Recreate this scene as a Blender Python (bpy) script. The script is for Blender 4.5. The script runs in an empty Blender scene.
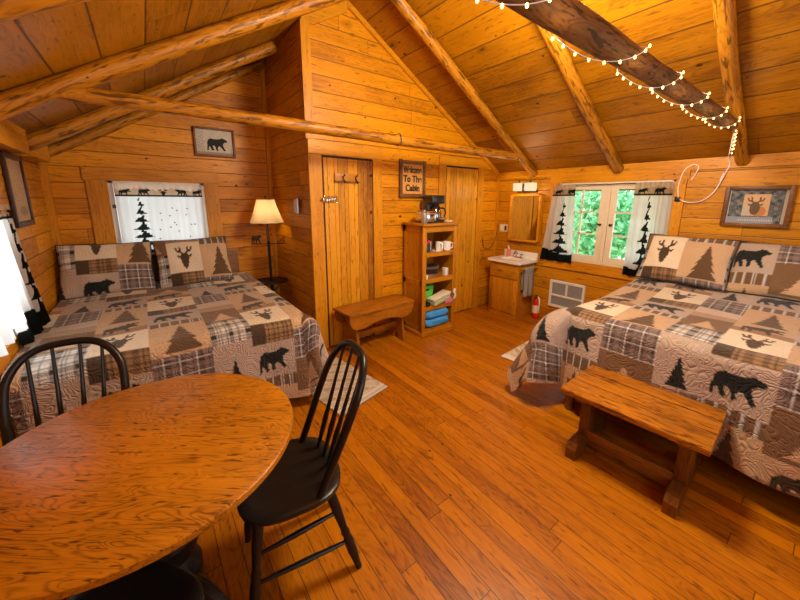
import bpy, bmesh, math, random
import numpy as np
from mathutils import Vector, Matrix, Euler

random.seed(7)
rng = np.random.default_rng(7)
C = bpy.context.scene.collection
PI = math.pi
SC = bpy.context.scene


# ------------------------------------------------------------------ helpers
class MB:
    """Collects shapes and links them as ONE mesh object."""
    def __init__(self):
        self.v = []
        self.f = []

    def add(self, verts, faces):
        n = len(self.v)
        self.v += [tuple(p) for p in verts]
        self.f += [tuple(i + n for i in f) for f in faces]
        return self

    def box(self, c, s, rot=None, bev=0.0, seg=2):
        bm = bmesh.new()
        bmesh.ops.create_cube(bm, size=1.0)
        for v in bm.verts:
            v.co = Vector((v.co.x * s[0], v.co.y * s[1], v.co.z * s[2]))
        if bev > 0:
            bmesh.ops.bevel(bm, geom=bm.edges[:], offset=min(bev, min(s) * 0.45), segments=seg, profile=0.5, affect='EDGES')
        M = rot.to_3x3() if rot is not None else Matrix.Identity(3)
        bm.verts.ensure_lookup_table()
        for i, v in enumerate(bm.verts):
            v.index = i
        vs = [M @ v.co + Vector(c) for v in bm.verts]
        fs = [[v.index for v in f.verts] for f in bm.faces]
        bm.free()
        return self.add(vs, fs)

    def b2(self, lo, hi, bev=0.0):
        return self.box([(a + b) / 2 for a, b in zip(lo, hi)], [abs(b - a) for a, b in zip(lo, hi)], None, bev)

    def tube(self, pts, r, n=12, closed=False, cap=True, squash=None):
        P = [Vector(p) for p in pts]
        m = len(P)
        R = list(r) if hasattr(r, '__len__') else [r] * m
        vs, fs = [], []
        up = None
        for i in range(m):
            a = P[(i - 1) % m] if (closed or i > 0) else P[i]
            b = P[(i + 1) % m] if (closed or i < m - 1) else P[i]
            t = (b - a).normalized()
            if up is None:
                up = Vector((0, 0, 1)) if abs(t.z) < 0.9 else Vector((1, 0, 0))
            x = up - t * up.dot(t)
            if x.length < 1e-6:
                x = Vector((1, 0, 0)) - t * t.x
            x.normalize()
            up = x
            y = t.cross(x)
            for k in range(n):
                q = 2 * PI * k / n
                vs.append(P[i] + (x * math.cos(q) + y * math.sin(q) * (squash or 1)) * R[i])
        L = m if closed else m - 1
        for i in range(L):
            for k in range(n):
                j = (i + 1) % m
                fs.append((i * n + k, i * n + (k + 1) % n, j * n + (k + 1) % n, j * n + k))
        if cap and not closed:
            fs.append(tuple(range(n))[::-1])
            fs.append(tuple((m - 1) * n + k for k in range(n)))
        return self.add(vs, fs)

    def lathe(self, prof, n=24, c=(0, 0, 0), M=None, cap=True):
        vs, fs = [], []
        M = M or Matrix.Identity(3)
        for r, z in prof:
            for k in range(n):
                q = 2 * PI * k / n
                vs.append(M @ Vector((r * math.cos(q), r * math.sin(q), z)) + Vector(c))
        for i in range(len(prof) - 1):
            for k in range(n):
                fs.append((i * n + k, i * n + (k + 1) % n, (i + 1) * n + (k + 1) % n, (i + 1) * n + k))
        if cap:
            fs.append(tuple(range(n))[::-1])
            fs.append(tuple((len(prof) - 1) * n + k for k in range(n)))
        return self.add(vs, fs)

    def prism(self, poly, fn, a, b):
        """poly 2D outline extruded between a and b; fn(u, v, w) -> xyz"""
        n = len(poly)
        vs = [fn(u, v, a) for u, v in poly] + [fn(u, v, b) for u, v in poly]
        fs = [tuple(range(n))[::-1], tuple(range(n, 2 * n))]
        fs += [(i, (i + 1) % n, n + (i + 1) % n, n + i) for i in range(n)]
        return self.add(vs, fs)

    def grid(self, P):
        """P: array nu x nv x 3"""
        nu, nv = P.shape[:2]
        vs = P.reshape(-1, 3)
        fs = [(i * nv + j, (i + 1) * nv + j, (i + 1) * nv + j + 1, i * nv + j + 1) for i in range(nu - 1) for j in range(nv - 1)]
        return self.add(vs, fs)

    def build(self, name, mat, parent=None, loc=(0, 0, 0), rot=(0, 0, 0), smooth=35):
        me = bpy.data.meshes.new(name)
        me.from_pydata(self.v, [], self.f)
        bm = bmesh.new()
        bm.from_mesh(me)
        bmesh.ops.recalc_face_normals(bm, faces=bm.faces[:])
        bm.to_mesh(me)
        bm.free()
        if smooth:
            me.shade_smooth()
            me.set_sharp_from_angle(angle=math.radians(smooth))
        me.materials.append(mat)
        o = bpy.data.objects.new(name, me)
        C.objects.link(o)
        o.location = loc
        o.rotation_euler = rot
        if parent:
            o.parent = parent
        return o


def tag(o, label, cat, group=None, kind=None):
    o['label'] = label
    o['category'] = cat
    if group:
        o['group'] = group
    if kind:
        o['kind'] = kind
    return o


def thing(name, label, cat, loc=(0, 0, 0), rz=0.0, group=None):
    o = bpy.data.objects.new(name, None)
    C.objects.link(o)
    o.empty_display_size = 0.1
    o.location = loc
    o.rotation_euler = (0, 0, rz)
    return tag(o, label, cat, group)


def struct(o, label=None):
    o['kind'] = 'structure'
    if label:
        o['label'] = label
        o['category'] = o.name.split('_')[0].split('.')[0]
    return o


def copy_thing(root, loc, rz=None, label=None):
    r = root.copy()
    C.objects.link(r)
    r.location = loc
    if rz is not None:
        r.rotation_euler = (0, 0, rz)
    if label:
        r['label'] = label
    for ch in [o for o in bpy.data.objects if o.parent == root]:
        c = ch.copy()
        C.objects.link(c)
        c.parent = r
        for g in [o for o in bpy.data.objects if o.parent == ch]:
            d = g.copy()
            C.objects.link(d)
            d.parent = c
    return r


# ------------------------------------------------------------------ materials
class NT:
    def __init__(self, name):
        self.m = bpy.data.materials.new(name)
        self.m.use_nodes = True
        self.t = self.m.node_tree
        self.t.nodes.clear()
        self.out = self.t.nodes.new('ShaderNodeOutputMaterial')

    def n(self, typ, **kw):
        nd = self.t.nodes.new(typ)
        for k, v in kw.items():
            if k.startswith('i_'):
                key = k[2:].replace('_', ' ')
                self.set(nd.inputs[key], v)
            else:
                setattr(nd, k, v)
        return nd

    def set(self, sock, v):
        if hasattr(v, 'is_output'):
            self.t.links.new(v, sock)
        else:
            if sock.type == 'RGBA' and hasattr(v, '__len__') and len(v) == 3:
                v = (*v, 1)
            sock.default_value = v

    def math(self, op, a, b=0.0, c=None, clamp=False):
        nd = self.t.nodes.new('ShaderNodeMath')
        nd.operation = op
        nd.use_clamp = clamp
        self.set(nd.inputs[0], a)
        self.set(nd.inputs[1], b)
        if c is not None:
            self.set(nd.inputs[2], c)
        return nd.outputs[0]

    def mix(self, f, a, b, mode='MIX'):
        nd = self.t.nodes.new('ShaderNodeMix')
        nd.data_type = 'RGBA'
        nd.blend_type = mode
        self.set(nd.inputs[0], f)
        self.set(nd.inputs[6], a)
        self.set(nd.inputs[7], b)
        return nd.outputs[2]

    def ramp(self, f, stops):
        nd = self.t.nodes.new('ShaderNodeValToRGB')
        el = nd.color_ramp.elements
        while len(el) < len(stops):
            el.new(0.5)
        for e, (p, c) in zip(el, stops):
            e.position = p
            e.color = (*c, 1) if len(c) == 3 else c
        self.set(nd.inputs[0], f)
        return nd.outputs[0]

    def smooth(self, x, a, b):
        nd = self.t.nodes.new('ShaderNodeMapRange')
        nd.interpolation_type = 'SMOOTHSTEP'
        self.set(nd.inputs[0], x)
        nd.inputs[1].default_value = a
        nd.inputs[2].default_value = b
        return nd.outputs[0]

    def vec(self, x, y, z):
        nd = self.t.nodes.new('ShaderNodeCombineXYZ')
        for i, v in enumerate((x, y, z)):
            self.set(nd.inputs[i], v)
        return nd.outputs[0]

    def done(self, col, rough=0.5, metal=0.0, bump=None, bs=0.3, bd=0.01, spec=0.5, **kw):
        p = self.n('ShaderNodeBsdfPrincipled')
        self.set(p.inputs['Base Color'], col)
        self.set(p.inputs['Roughness'], rough)
        p.inputs['Metallic'].default_value = metal
        p.inputs['Specular IOR Level'].default_value = spec
        for k, v in kw.items():
            self.set(p.inputs[k.replace('_', ' ')], v)
        if bump is not None:
            b = self.n('ShaderNodeBump')
            b.inputs['Strength'].default_value = bs
            b.inputs['Distance'].default_value = bd
            self.set(b.inputs['Height'], bump)
            self.t.links.new(b.outputs[0], p.inputs['Normal'])
        self.t.links.new(p.outputs[0], self.out.inputs[0])
        return self.m


def wood(name, al='X', ac='Z', w=0.14, L=2.6, dark=(.30, .105, .015), lite=(.62, .27, .05), seam=0.75, var=0.35,
         rough=0.42, knots=1.0, figure=0.5, bump=0.35, sw=0.012, sheen=0.3, gs=1.0, fleck=0.45, fs=1.0, ft=0.60, ks=1.0):
    T = NT(name)
    tc = T.n('ShaderNodeTexCoord')
    sp = T.n('ShaderNodeSeparateXYZ')
    T.t.links.new(tc.outputs['Object'], sp.inputs[0])
    ax = {'X': sp.outputs[0], 'Y': sp.outputs[1], 'Z': sp.outputs[2]}
    third = ax[[k for k in 'XYZ' if k not in (al, ac)][0]]
    a, b = ax[al], ax[ac]
    if w:
        q = T.math('DIVIDE', b, w)
        pid = T.math('FLOOR', q)
        fr = T.math('SUBTRACT', q, pid)
        h = T.n('ShaderNodeTexWhiteNoise', noise_dimensions='1D', i_W=pid).outputs[0]
        sh = T.math('MULTIPLY_ADD', h, 7.3, a)
        e = T.math('DIVIDE', sh, L)
        eid = T.math('FLOOR', e)
        efr = T.math('SUBTRACT', e, eid)
        h2 = T.n('ShaderNodeTexWhiteNoise', noise_dimensions='2D', i_Vector=T.vec(pid, eid, 0.0)).outputs[0]
        d1 = T.math('MINIMUM', fr, T.math('SUBTRACT', 1.0, fr))
        s1 = T.math('SUBTRACT', 1.0, T.smooth(d1, 0.0, sw / w))
        d2 = T.math('MINIMUM', efr, T.math('SUBTRACT', 1.0, efr))
        s2 = T.math('SUBTRACT', 1.0, T.smooth(d2, 0.0, 0.0035 / L))
        sm = T.math('MAXIMUM', s1, s2)
    else:
        h2 = 0.5
        sm = 0.0
    off = T.math('MULTIPLY', h2, 41.0)
    # fine streaks along the grain
    v1 = T.vec(T.math('MULTIPLY_ADD', a, 3.0 * gs, off), T.math('MULTIPLY', b, 46.0 * gs), T.math('MULTIPLY', third, 46.0 * gs))
    n1 = T.n('ShaderNodeTexNoise', i_Vector=v1, i_Scale=1.0, i_Detail=5.0, i_Roughness=0.65).outputs[0]
    # growth figure: contours of a slow stretched noise
    v2 = T.vec(T.math('MULTIPLY_ADD', a, 1.6 * gs, off), T.math('MULTIPLY', b, 8.0 * gs), T.math('MULTIPLY', third, 8.0 * gs))
    n2 = T.n('ShaderNodeTexNoise', i_Vector=v2, i_Scale=1.0, i_Detail=2.0, i_Distortion=0.9).outputs[0]
    ring = T.math('MULTIPLY_ADD', T.math('SINE', T.math('MULTIPLY', n2, 95.0)), 0.5, 0.5)
    ring = T.math('POWER', ring, 3.0)
    # large tone changes
    v3 = T.vec(T.math('MULTIPLY_ADD', a, 1.5, off), T.math('MULTIPLY', b, 4.0), T.math('MULTIPLY', third, 4.0))
    n3 = T.n('ShaderNodeTexNoise', i_Vector=v3, i_Scale=1.0, i_Detail=2.0).outputs[0]
    f = T.math('MULTIPLY_ADD', T.math('SUBTRACT', n1, 0.5), 0.9, 0.62)
    f = T.math('MULTIPLY_ADD', ring, -0.30 * figure, f)
    f = T.math('MULTIPLY_ADD', T.math('SUBTRACT', n3, 0.5), 0.8, f)
    f = T.math('MULTIPLY_ADD', T.math('SUBTRACT', h2, 0.45), var * 1.3, f, clamp=True)
    mid = tuple((x * 0.45 + y * 0.55) for x, y in zip(dark, lite))
    col = T.ramp(f, [(0.0, tuple(x * 0.5 for x in dark)), (0.25, dark), (0.55, mid), (0.95, lite)])
    hgt = T.math('MULTIPLY', f, 0.25)
    # short dark flecks
    v4 = T.vec(T.math('MULTIPLY_ADD', a, 9.0 * fs, off), T.math('MULTIPLY', b, 55.0 * fs), T.math('MULTIPLY', third, 55.0 * fs))
    n4 = T.n('ShaderNodeTexNoise', i_Vector=v4, i_Scale=1.0, i_Detail=2.5, i_Distortion=0.5).outputs[0]
    fk = T.smooth(n4, ft, ft + 0.09)
    col = T.mix(T.math('MULTIPLY', fk, fleck), col, tuple(x * 0.35 for x in dark))
    if knots:
        vk = T.vec(T.math('MULTIPLY_ADD', a, 2.6 * ks, off), T.math('MULTIPLY', b, 5.2 * ks), T.math('MULTIPLY', third, 5.2 * ks))
        vo = T.n('ShaderNodeTexVoronoi', i_Vector=vk, i_Scale=1.0)
        hv = T.n('ShaderNodeSeparateColor', i_Color=vo.outputs['Color'])
        rad = T.math('MULTIPLY', T.math('SUBTRACT', hv.outputs[0], 0.45), 0.16 * knots)
        k = T.smooth(T.math('SUBTRACT', rad, vo.outputs['Distance']), -0.015, 0.02)
        col = T.mix(T.math('MULTIPLY', k, 0.85), col, (0.035, 0.012, 0.004))
        halo = T.smooth(T.math('SUBTRACT', T.math('MULTIPLY', rad, 2.6), vo.outputs['Distance']), -0.04, 0.08)
        col = T.mix(T.math('MULTIPLY', halo, 0.40), col, tuple(x * 0.7 for x in dark))
        # pin knots and nail heads
        vp = T.vec(T.math('MULTIPLY_ADD', a, 6.5 * ks, off), T.math('MULTIPLY', b, 8.5 * ks), T.math('MULTIPLY', third, 8.5 * ks))
        vq = T.n('ShaderNodeTexVoronoi', i_Vector=vp, i_Scale=1.0)
        hp = T.n('ShaderNodeSeparateColor', i_Color=vq.outputs['Color'])
        pr = T.math('MULTIPLY', T.math('SUBTRACT', hp.outputs[1], 0.55), 0.23 * knots)
        kk = T.smooth(T.math('SUBTRACT', pr, vq.outputs['Distance']), -0.012, 0.012)
        col = T.mix(T.math('MULTIPLY', kk, 0.9), col, (0.02, 0.007, 0.002))
    if w:
        col = T.mix(T.math('MULTIPLY', sm, seam), col, (0.02, 0.007, 0.002))
        hgt = T.math('MULTIPLY_ADD', sm, -1.0, hgt)
    return T.done(col, rough=T.math('MULTIPLY_ADD', f, -0.12, rough + 0.06), bump=hgt, bs=bump, bd=0.006, spec=sheen)


def plain(name, col, rough=0.5, metal=0.0, noise=0.0, scale=20.0, spec=0.5, **kw):
    T = NT(name)
    if noise:
        tc = T.n('ShaderNodeTexCoord')
        nz = T.n('ShaderNodeTexNoise', i_Vector=tc.outputs['Object'], i_Scale=scale, i_Detail=4.0).outputs[0]
        c = T.mix(nz, tuple(x * (1 - noise) for x in col), tuple(min(1, x * (1 + noise)) for x in col))
        return T.done(c, rough, metal, bump=nz, bs=0.15, bd=0.004, spec=spec, **kw)
    return T.done(col, rough, metal, spec=spec, **kw)


def emis(name, col, s):
    T = NT(name)
    e = T.n('ShaderNodeEmission', i_Color=col, i_Strength=s)
    T.t.links.new(e.outputs[0], T.out.inputs[0])
    return T.m


def attr_mat(name, rough=0.85, quilt=0.0, trans=0.0):
    """cloth whose print is stored per vertex; quilt > 0 adds meandering stitched relief"""
    T = NT(name)
    at = T.n('ShaderNodeAttribute', attribute_name='print')
    tc = T.n('ShaderNodeTexCoord')
    hgt = None
    nz = T.n('ShaderNodeTexNoise', i_Vector=tc.outputs['Object'], i_Scale=300.0, i_Detail=2.0).outputs[0]
    col = T.mix(0.12, at.outputs['Color'], nz, 'MULTIPLY')
    if quilt:
        n = T.n('ShaderNodeTexNoise', i_Vector=tc.outputs['Object'], i_Scale=9.0, i_Detail=0.6, i_Distortion=1.6).outputs[0]
        s = T.math('ABSOLUTE', T.math('SINE', T.math('MULTIPLY', n, 30.0)))
        hgt = T.math('MULTIPLY', T.math('POWER', s, 0.55), 1.6)
        p = T.n('ShaderNodeTexNoise', i_Vector=tc.outputs['Object'], i_Scale=3.0, i_Detail=3.0).outputs[0]
        hgt = T.math('MULTIPLY_ADD', p, 1.6, hgt)
    if trans:
        d = T.n('ShaderNodeBsdfDiffuse', i_Color=col)
        tr = T.n('ShaderNodeBsdfTranslucent', i_Color=col)
        mx = T.n('ShaderNodeMixShader')
        mx.inputs[0].default_value = trans
        T.t.links.new(d.outputs[0], mx.inputs[1])
        T.t.links.new(tr.outputs[0], mx.inputs[2])
        T.t.links.new(mx.outputs[0], T.out.inputs[0])
        return T.m
    return T.done(col, rough, bump=hgt, bs=quilt, bd=0.012, spec=0.15, Sheen_Weight=0.15)


def glass_mat(name, tint=(1, 1, 1), gl=0.08):
    T = NT(name)
    a = T.n('ShaderNodeBsdfTransparent', i_Color=tint)
    b = T.n('ShaderNodeBsdfGlossy', i_Roughness=0.02)
    mx = T.n('ShaderNodeMixShader')
    mx.inputs[0].default_value = gl
    T.t.links.new(a.outputs[0], mx.inputs[1])
    T.t.links.new(b.outputs[0], mx.inputs[2])
    T.t.links.new(mx.outputs[0], T.out.inputs[0])
    return T.m


PD, PL = (.38, .126, .0016), (.78, .310, .004)
M = {}
M['wall_x'] = wood('pine_boards_along_x', 'X', 'Z', 0.145, 4.3, PD, PL, seam=.8, sw=.007, knots=1.3, fleck=.55, var=.28)
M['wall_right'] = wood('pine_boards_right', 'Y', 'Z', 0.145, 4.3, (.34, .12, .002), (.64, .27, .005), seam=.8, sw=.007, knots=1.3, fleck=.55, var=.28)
M['wall_y'] = wood('pine_boards_along_y', 'Y', 'Z', 0.145, 4.3, PD, PL, seam=.8, sw=.007, knots=1.3, fleck=.55, var=.28)
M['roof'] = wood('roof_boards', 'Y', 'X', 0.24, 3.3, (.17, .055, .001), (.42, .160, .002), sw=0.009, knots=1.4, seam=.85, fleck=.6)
M['floor'] = wood('floor_boards', 'Y', 'X', 0.088, 1.9, (.25, .068, .001), (.53, .178, .002), seam=0.9, var=0.32, rough=0.36, knots=0.8, sw=0.0035, sheen=0.35, figure=0.7, fleck=0.65, bump=0.10)
M['door'] = wood('door_planks', 'Z', 'X', 0.115, 9.0, (.30, .105, .003), (.70, .31, .010), seam=0.75, var=0.62, sw=0.005, knots=1.4, fleck=.55)
M['vplank'] = wood('vertical_planks', 'Z', 'Y', 0.10, 9.0, PD, PL, seam=0.5, var=0.35, sw=0.006)
M['trim_x'] = wood('trim_along_x', 'X', 'Z', 0, 1, PD, (.70, .30, .008), knots=0.9)
M['trim_y'] = wood('trim_along_y', 'Y', 'Z', 0, 1, PD, (.70, .30, .008), knots=0.9)
M['trim_z'] = wood('trim_along_z', 'Z', 'X', 0, 1, PD, (.70, .30, .008), knots=0.9)
M['log'] = wood('peeled_log', 'X', 'Z', 0, 1, (.20, .068, .003), (.54, .215, .010), knots=1.6, figure=0.8, bump=1.0, fleck=.8, fs=.75, ft=.54, ks=1.9, rough=0.4)
M['log_grey'] = wood('weathered_log', 'X', 'Z', 0, 1, (.085, .034, .006), (.21, .092, .022), knots=1.4, figure=1.0, bump=1.0, rough=0.7, fleck=.85, fs=1.3, ft=.53, ks=2.2)
M['table'] = wood('table_veneer', 'X', 'Y', 0, 1, (.17, .058, .002), (.58, .215, .007), knots=0.0, figure=0.9, rough=0.40, bump=0.05, gs=2.0, sheen=0.22, fleck=0.85, fs=1.6)
M['bench'] = wood('bench_pine_y', 'Y', 'X', 0, 1, (.18, .055, .003), (.52, .185, .010), knots=1.3, figure=0.9, rough=0.38, fleck=.8, ft=.56)
M['bench_dark'] = wood('bench_dark_z', 'Z', 'X', 0, 1, (.085, .028, .003), (.23, .082, .009), knots=0.6, rough=0.4)
M['bench_old'] = wood('old_bench_x', 'X', 'Y', 0, 1, (.18, .056, .003), (.48, .175, .009), knots=0.9, figure=0.7, rough=0.36)
M['bench_old_z'] = wood('old_bench_z', 'Z', 'Y', 0, 1, (.18, .056, .003), (.48, .175, .009), knots=0.7, figure=0.7, rough=0.36)
M['shelf'] = wood('shelf_pine', 'Z', 'Y', 0, 1, (.30, .105, .003), (.60, .245, .008), knots=0.8)
M['shelf_x'] = wood('shelf_pine_x', 'X', 'Z', 0, 1, (.30, .105, .003), (.60, .245, .008), knots=0.6)
M['cab'] = wood('vanity_pine', 'Z', 'Y', 0.085, 9, (.30, .105, .003), (.60, .245, .008), knots=0.6, seam=0.35, sw=0.004)
M['cab_y'] = wood('vanity_pine_y', 'Y', 'Z', 0, 1, (.30, .105, .003), (.60, .245, .008), knots=0.8)
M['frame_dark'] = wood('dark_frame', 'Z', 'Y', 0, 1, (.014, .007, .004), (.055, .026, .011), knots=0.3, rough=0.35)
M['frame_brown'] = wood('brown_frame', 'Y', 'Z', 0, 1, (.07, .025, .008), (.24, .10, .03), knots=0.8, rough=0.4)
M['frame_tan'] = wood('tan_frame', 'X', 'Z', 0, 1, (.09, .032, .008), (.24, .095, .022), knots=0.5)
M['black'] = plain('black_lacquer', (.009, .008, .007), 0.34, noise=0.3, scale=30, spec=0.35)
M['black_metal'] = plain('black_metal', (.02, .017, .015), 0.45, 0.5)
M['iron'] = plain('rust_brown_iron', (.05, .028, .015), 0.5, 0.6, noise=0.3)
M['chrome'] = plain('chrome', (.75, .75, .75), 0.18, 1.0)
M['steel'] = plain('brushed_steel', (.55, .53, .5), 0.35, 1.0, noise=0.1, scale=60)
M['brass'] = plain('aged_brass', (.35, .22, .08), 0.35, 1.0)
M['white_paint'] = plain('white_paint', (.76, .74, .68), 0.45, noise=0.04)
M['cream_paint'] = plain('cream_paint', (.72, .63, .46), 0.45, noise=0.05)
M['white'] = plain('white_plastic', (.78, .78, .76), 0.4)
M['ceramic'] = plain('white_ceramic', (.80, .78, .72), 0.2, spec=0.6)
M['marble'] = plain('cultured_marble', (.78, .74, .66), 0.18, noise=0.06, scale=6, spec=0.6)
M['mirror'] = plain('mirror_glass', (.82, .82, .78), 0.02, 1.0)
M['glass'] = glass_mat('window_glass')
M['clear'] = glass_mat('clear_plastic', (.9, .9, .88), 0.15)
M['blue'] = plain('blue_fabric', (.05, .34, .95), 0.75, noise=0.25, scale=25)
M['green'] = plain('green_plastic', (.10, .62, .06), 0.35)
M['red'] = plain('red_paint', (.62, .02, .015), 0.25, spec=0.6)
M['grey'] = plain('grey_fabric', (.27, .26, .24), 0.9, noise=0.25, scale=60)
M['grille'] = plain('grey_grille', (.24, .25, .25), 0.6, noise=0.25, scale=40)
M['dark'] = plain('dark_plastic', (.012, .012, .013), 0.3)
M['paper'] = plain('cream_paper', (.72, .66, .50), 0.8, noise=0.12, scale=30)
M['greenpaper'] = plain('pale_green_paper', (.42, .55, .34), 0.7)
M['pink'] = plain('pink_pack', (.70, .20, .34), 0.5, noise=0.3, scale=40)
M['copper'] = plain('copper_panel', (.48, .20, .07), 0.35, 0.7)
M['mattress'] = plain('mattress_ticking', (.62, .62, .66), 0.9, noise=0.06)
M['bedwood'] = wood('bed_wood', 'X', 'Z', 0, 1, (.10, .04, .01), (.26, .11, .03), knots=0.4)
M['soap'] = plain('pink_soap', (.72, .20, .16), 0.15, spec=0.6)
M['pot'] = plain('dark_pan', (.05, .05, .05), 0.35, 0.6)
M['tan_box'] = plain('tan_card', (.50, .33, .17), 0.7)
M['quilt'] = attr_mat('patchwork_quilting', 0.85, quilt=0.5)
M['sham'] = attr_mat('patchwork_sham', 0.85, quilt=0.35)
M['curtain'] = attr_mat('printed_curtain', trans=0.55)
M['print'] = attr_mat('printed_paper', 0.6)
M['rugprint'] = attr_mat('woven_rug', 0.95)
M['bulb'] = emis('fairy_bulb_glow', (1.0, .56, .16), 8.0)
M['sconce_glass'] = emis('lit_sconce_glass', (1.0, .78, .45), 1.15)
M['bulb_big'] = emis('lit_bulb', (1.0, .70, .36), 12.0)

# ------------------------------------------------------------------ camera
CAMH = 1.6
YAW, PIT, ROL, FPX, PX, PY = math.radians(37.574), math.radians(11.6076), math.radians(-0.43834), 336.07, 406.35, 269.21
fw = Vector((math.sin(YAW) * math.cos(PIT), math.cos(YAW) * math.cos(PIT), -math.sin(PIT)))
rt = Vector((math.cos(YAW), -math.sin(YAW), 0))
dn = fw.cross(rt)
rt2 = rt * math.cos(ROL) + dn * math.sin(ROL)
dn2 = -rt * math.sin(ROL) + dn * math.cos(ROL)
cam = bpy.data.cameras.new('camera')
cam.sensor_width = 36
cam.lens = FPX / 800 * 36
cam.shift_x = (400 - PX) / 800
cam.shift_y = (PY - 300) / 800
cam.clip_start = 0.02
co = bpy.data.objects.new('camera', cam)
C.objects.link(co)
mw = Matrix.Identity(4)
for i in range(3):
    mw[i][0], mw[i][1], mw[i][2] = rt2[i], -dn2[i], -fw[i]
mw[2][3] = CAMH
co.matrix_world = mw
SC.camera = co

# ------------------------------------------------------------------ room shell
XL, XR, YB, YC, XC, YF = -0.70, 4.23, 4.46, 3.27, 1.30, -1.15
XM, ZR, SL = 1.765, 3.465, 0.594
EAVE = ZR - SL * (XR - XM)
TH = 0.10


def roof(x):
    return ZR - SL * abs(x - XM)


mb = MB().b2((XL - .3, YF - .3, -0.12), (XR + .3, YB + .3, 0.0))
struct(mb.build('floor', M['floor'], smooth=0), 'varnished orange pine plank floor')


def wall_with_holes(name, mat, axis, pos, thick, lo, hi, ztop, holes, label):
    """vertical wall normal to axis ('X' or 'Y'), between lo and hi along the other, holes = (a0,a1,z0,z1)"""
    m = MB()
    hs = sorted(holes)
    def seg(a0, a1, z0, z1):
        if a1 - a0 < 1e-4 or z1 - z0 < 1e-4:
            return
        if axis == 'X':
            m.b2((min(pos, pos + thick), a0, z0), (max(pos, pos + thick), a1, z1))
        else:
            m.b2((a0, min(pos, pos + thick), z0), (a1, max(pos, pos + thick), z1))
    cur = lo
    for a0, a1, z0, z1 in hs:
        seg(cur, a0, 0, ztop)
        seg(a0, a1, 0, z0)
        seg(a0, a1, z1, ztop)
        cur = a1
    seg(cur, hi, 0, ztop)
    return m


# openings
W1 = (-0.26, 0.555, 1.02, 1.765)       # back window (x0,x1,z0,z1)
W2 = (1.10, 2.31, 0.862, 1.823)        # right window (y0,y1,z0,z1)
W3 = (2.12, 3.02, 0.80, 1.52)          # left window
W4 = (0.3, 1.5, 0.85, 1.85)            # unseen window pair behind the camera, added for daylight fill
W5 = (2.3, 3.5, 0.85, 1.85)
struct(wall_with_holes('wall_right', M['wall_y'], 'X', XR, TH, YF, YB, EAVE + .03, [W2], '').build('wall_right', M['wall_right'], smooth=0), 'right pine board wall')
struct(wall_with_holes('wall_left', M['wall_y'], 'X', XL, -TH, YF, YB, EAVE + .03, [W3], '').build('wall_left', M['wall_y'], smooth=0), 'left pine board wall')


def gable(m, y0, y1, x0, x1, zb):
    pts = [(x0, zb), (x1, zb), (x1, roof(x1) + .02)]
    if x0 < XM < x1:
        pts.append((XM, ZR + .02))
    pts.append((x0, roof(x0) + .02))
    m.prism(pts, lambda u, v, w: (u, w, v), y0, y1)


m = wall_with_holes('wall_back', None, 'Y', YB, TH, XL - TH, XC + .02, 1.85, [W1], '')
gable(m, YB, YB + TH, XL - TH, XC + .02, 1.85)
struct(m.build('wall_back', M['wall_x'], smooth=0), 'pine wall behind the left bed')
m = MB().b2((XC, YC, 0), (XR, YC + TH, 1.85))
gable(m, YC, YC + TH, XC, XR, 1.85)
struct(m.build('wall_closet', M['wall_x'], smooth=0), 'pine gable wall with two closet doors')
m = MB().prism([(YC + TH, 0), (YB, 0), (YB, roof(XC) + .02), (YC + TH, roof(XC) + .02)], lambda u, v, w: (w, u, v), XC, XC + TH)
struct(m.build('wall_closet_side', M['wall_y'], smooth=0), 'shaded side wall of the closet')
m = wall_with_holes('wall_front', None, 'Y', YF, -TH, XL - TH, XR + TH, 1.95, [W4, W5], '')
gable(m, YF - TH, YF, XL - TH, XR + TH, 1.95)
struct(m.build('wall_front', M['wall_x'], smooth=0), 'pine wall behind the viewer')

# roof: slabs built flat in local coordinates then tilted (local X runs down the slope)
ANG = math.atan(SL)
LEN = (XR + .45 - XM) / math.cos(ANG)
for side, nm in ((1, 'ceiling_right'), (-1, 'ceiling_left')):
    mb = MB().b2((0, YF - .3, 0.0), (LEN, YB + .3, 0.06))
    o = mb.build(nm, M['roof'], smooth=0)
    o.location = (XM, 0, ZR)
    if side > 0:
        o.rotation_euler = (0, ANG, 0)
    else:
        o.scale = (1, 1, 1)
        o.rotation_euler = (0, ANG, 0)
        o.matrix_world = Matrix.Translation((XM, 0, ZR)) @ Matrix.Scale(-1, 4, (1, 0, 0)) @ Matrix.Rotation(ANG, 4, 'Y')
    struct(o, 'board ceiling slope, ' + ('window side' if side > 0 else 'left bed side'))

# trims -----------------------------------------------------------------
tn = [0]


def trim(m, mat, label=None):
    tn[0] += 1
    o = m.build('trim_%d' % tn[0], mat, smooth=0)
    struct(o)
    return o


T_ = 0.022
# closet corner post, gable rakes, corner strips
trim(MB().b2((XC - .012, YC - T_, 2.17), (XC + .075, YC, roof(XC) - .02)), M['trim_z'])
trim(MB().b2((XR - .03, YC - .03, 0), (XR, YC, 1.93)), M['trim_z'])
trim(MB().b2((XC - .045, YB - .03, 0), (XC, YB, roof(XC) - .01)), M['trim_z'])
trim(MB().b2((XL, YB - .03, 0), (XL + .05, YB, EAVE)), M['trim_z'])


def rake(x0, x1, y0, y1, t, mat):
    s = 1 if x1 > x0 else -1
    z0, z1 = roof(x0), roof(x1)
    m = MB().prism([(x0, z0 + .005), (x1, z1 + .005), (x1, z1 - t), (x0, z0 - t)], lambda u, v, w: (u, w, v), y0, y1)
    return trim(m, mat)


rake(XM, XR, YC - .03, YC, .055, M['trim_x'])
rake(XC, XM, YC - .02, YC, .10, M['trim_x'])
rake(XL, XC, YB - .025, YB, .07, M['trim_x'])
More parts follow.
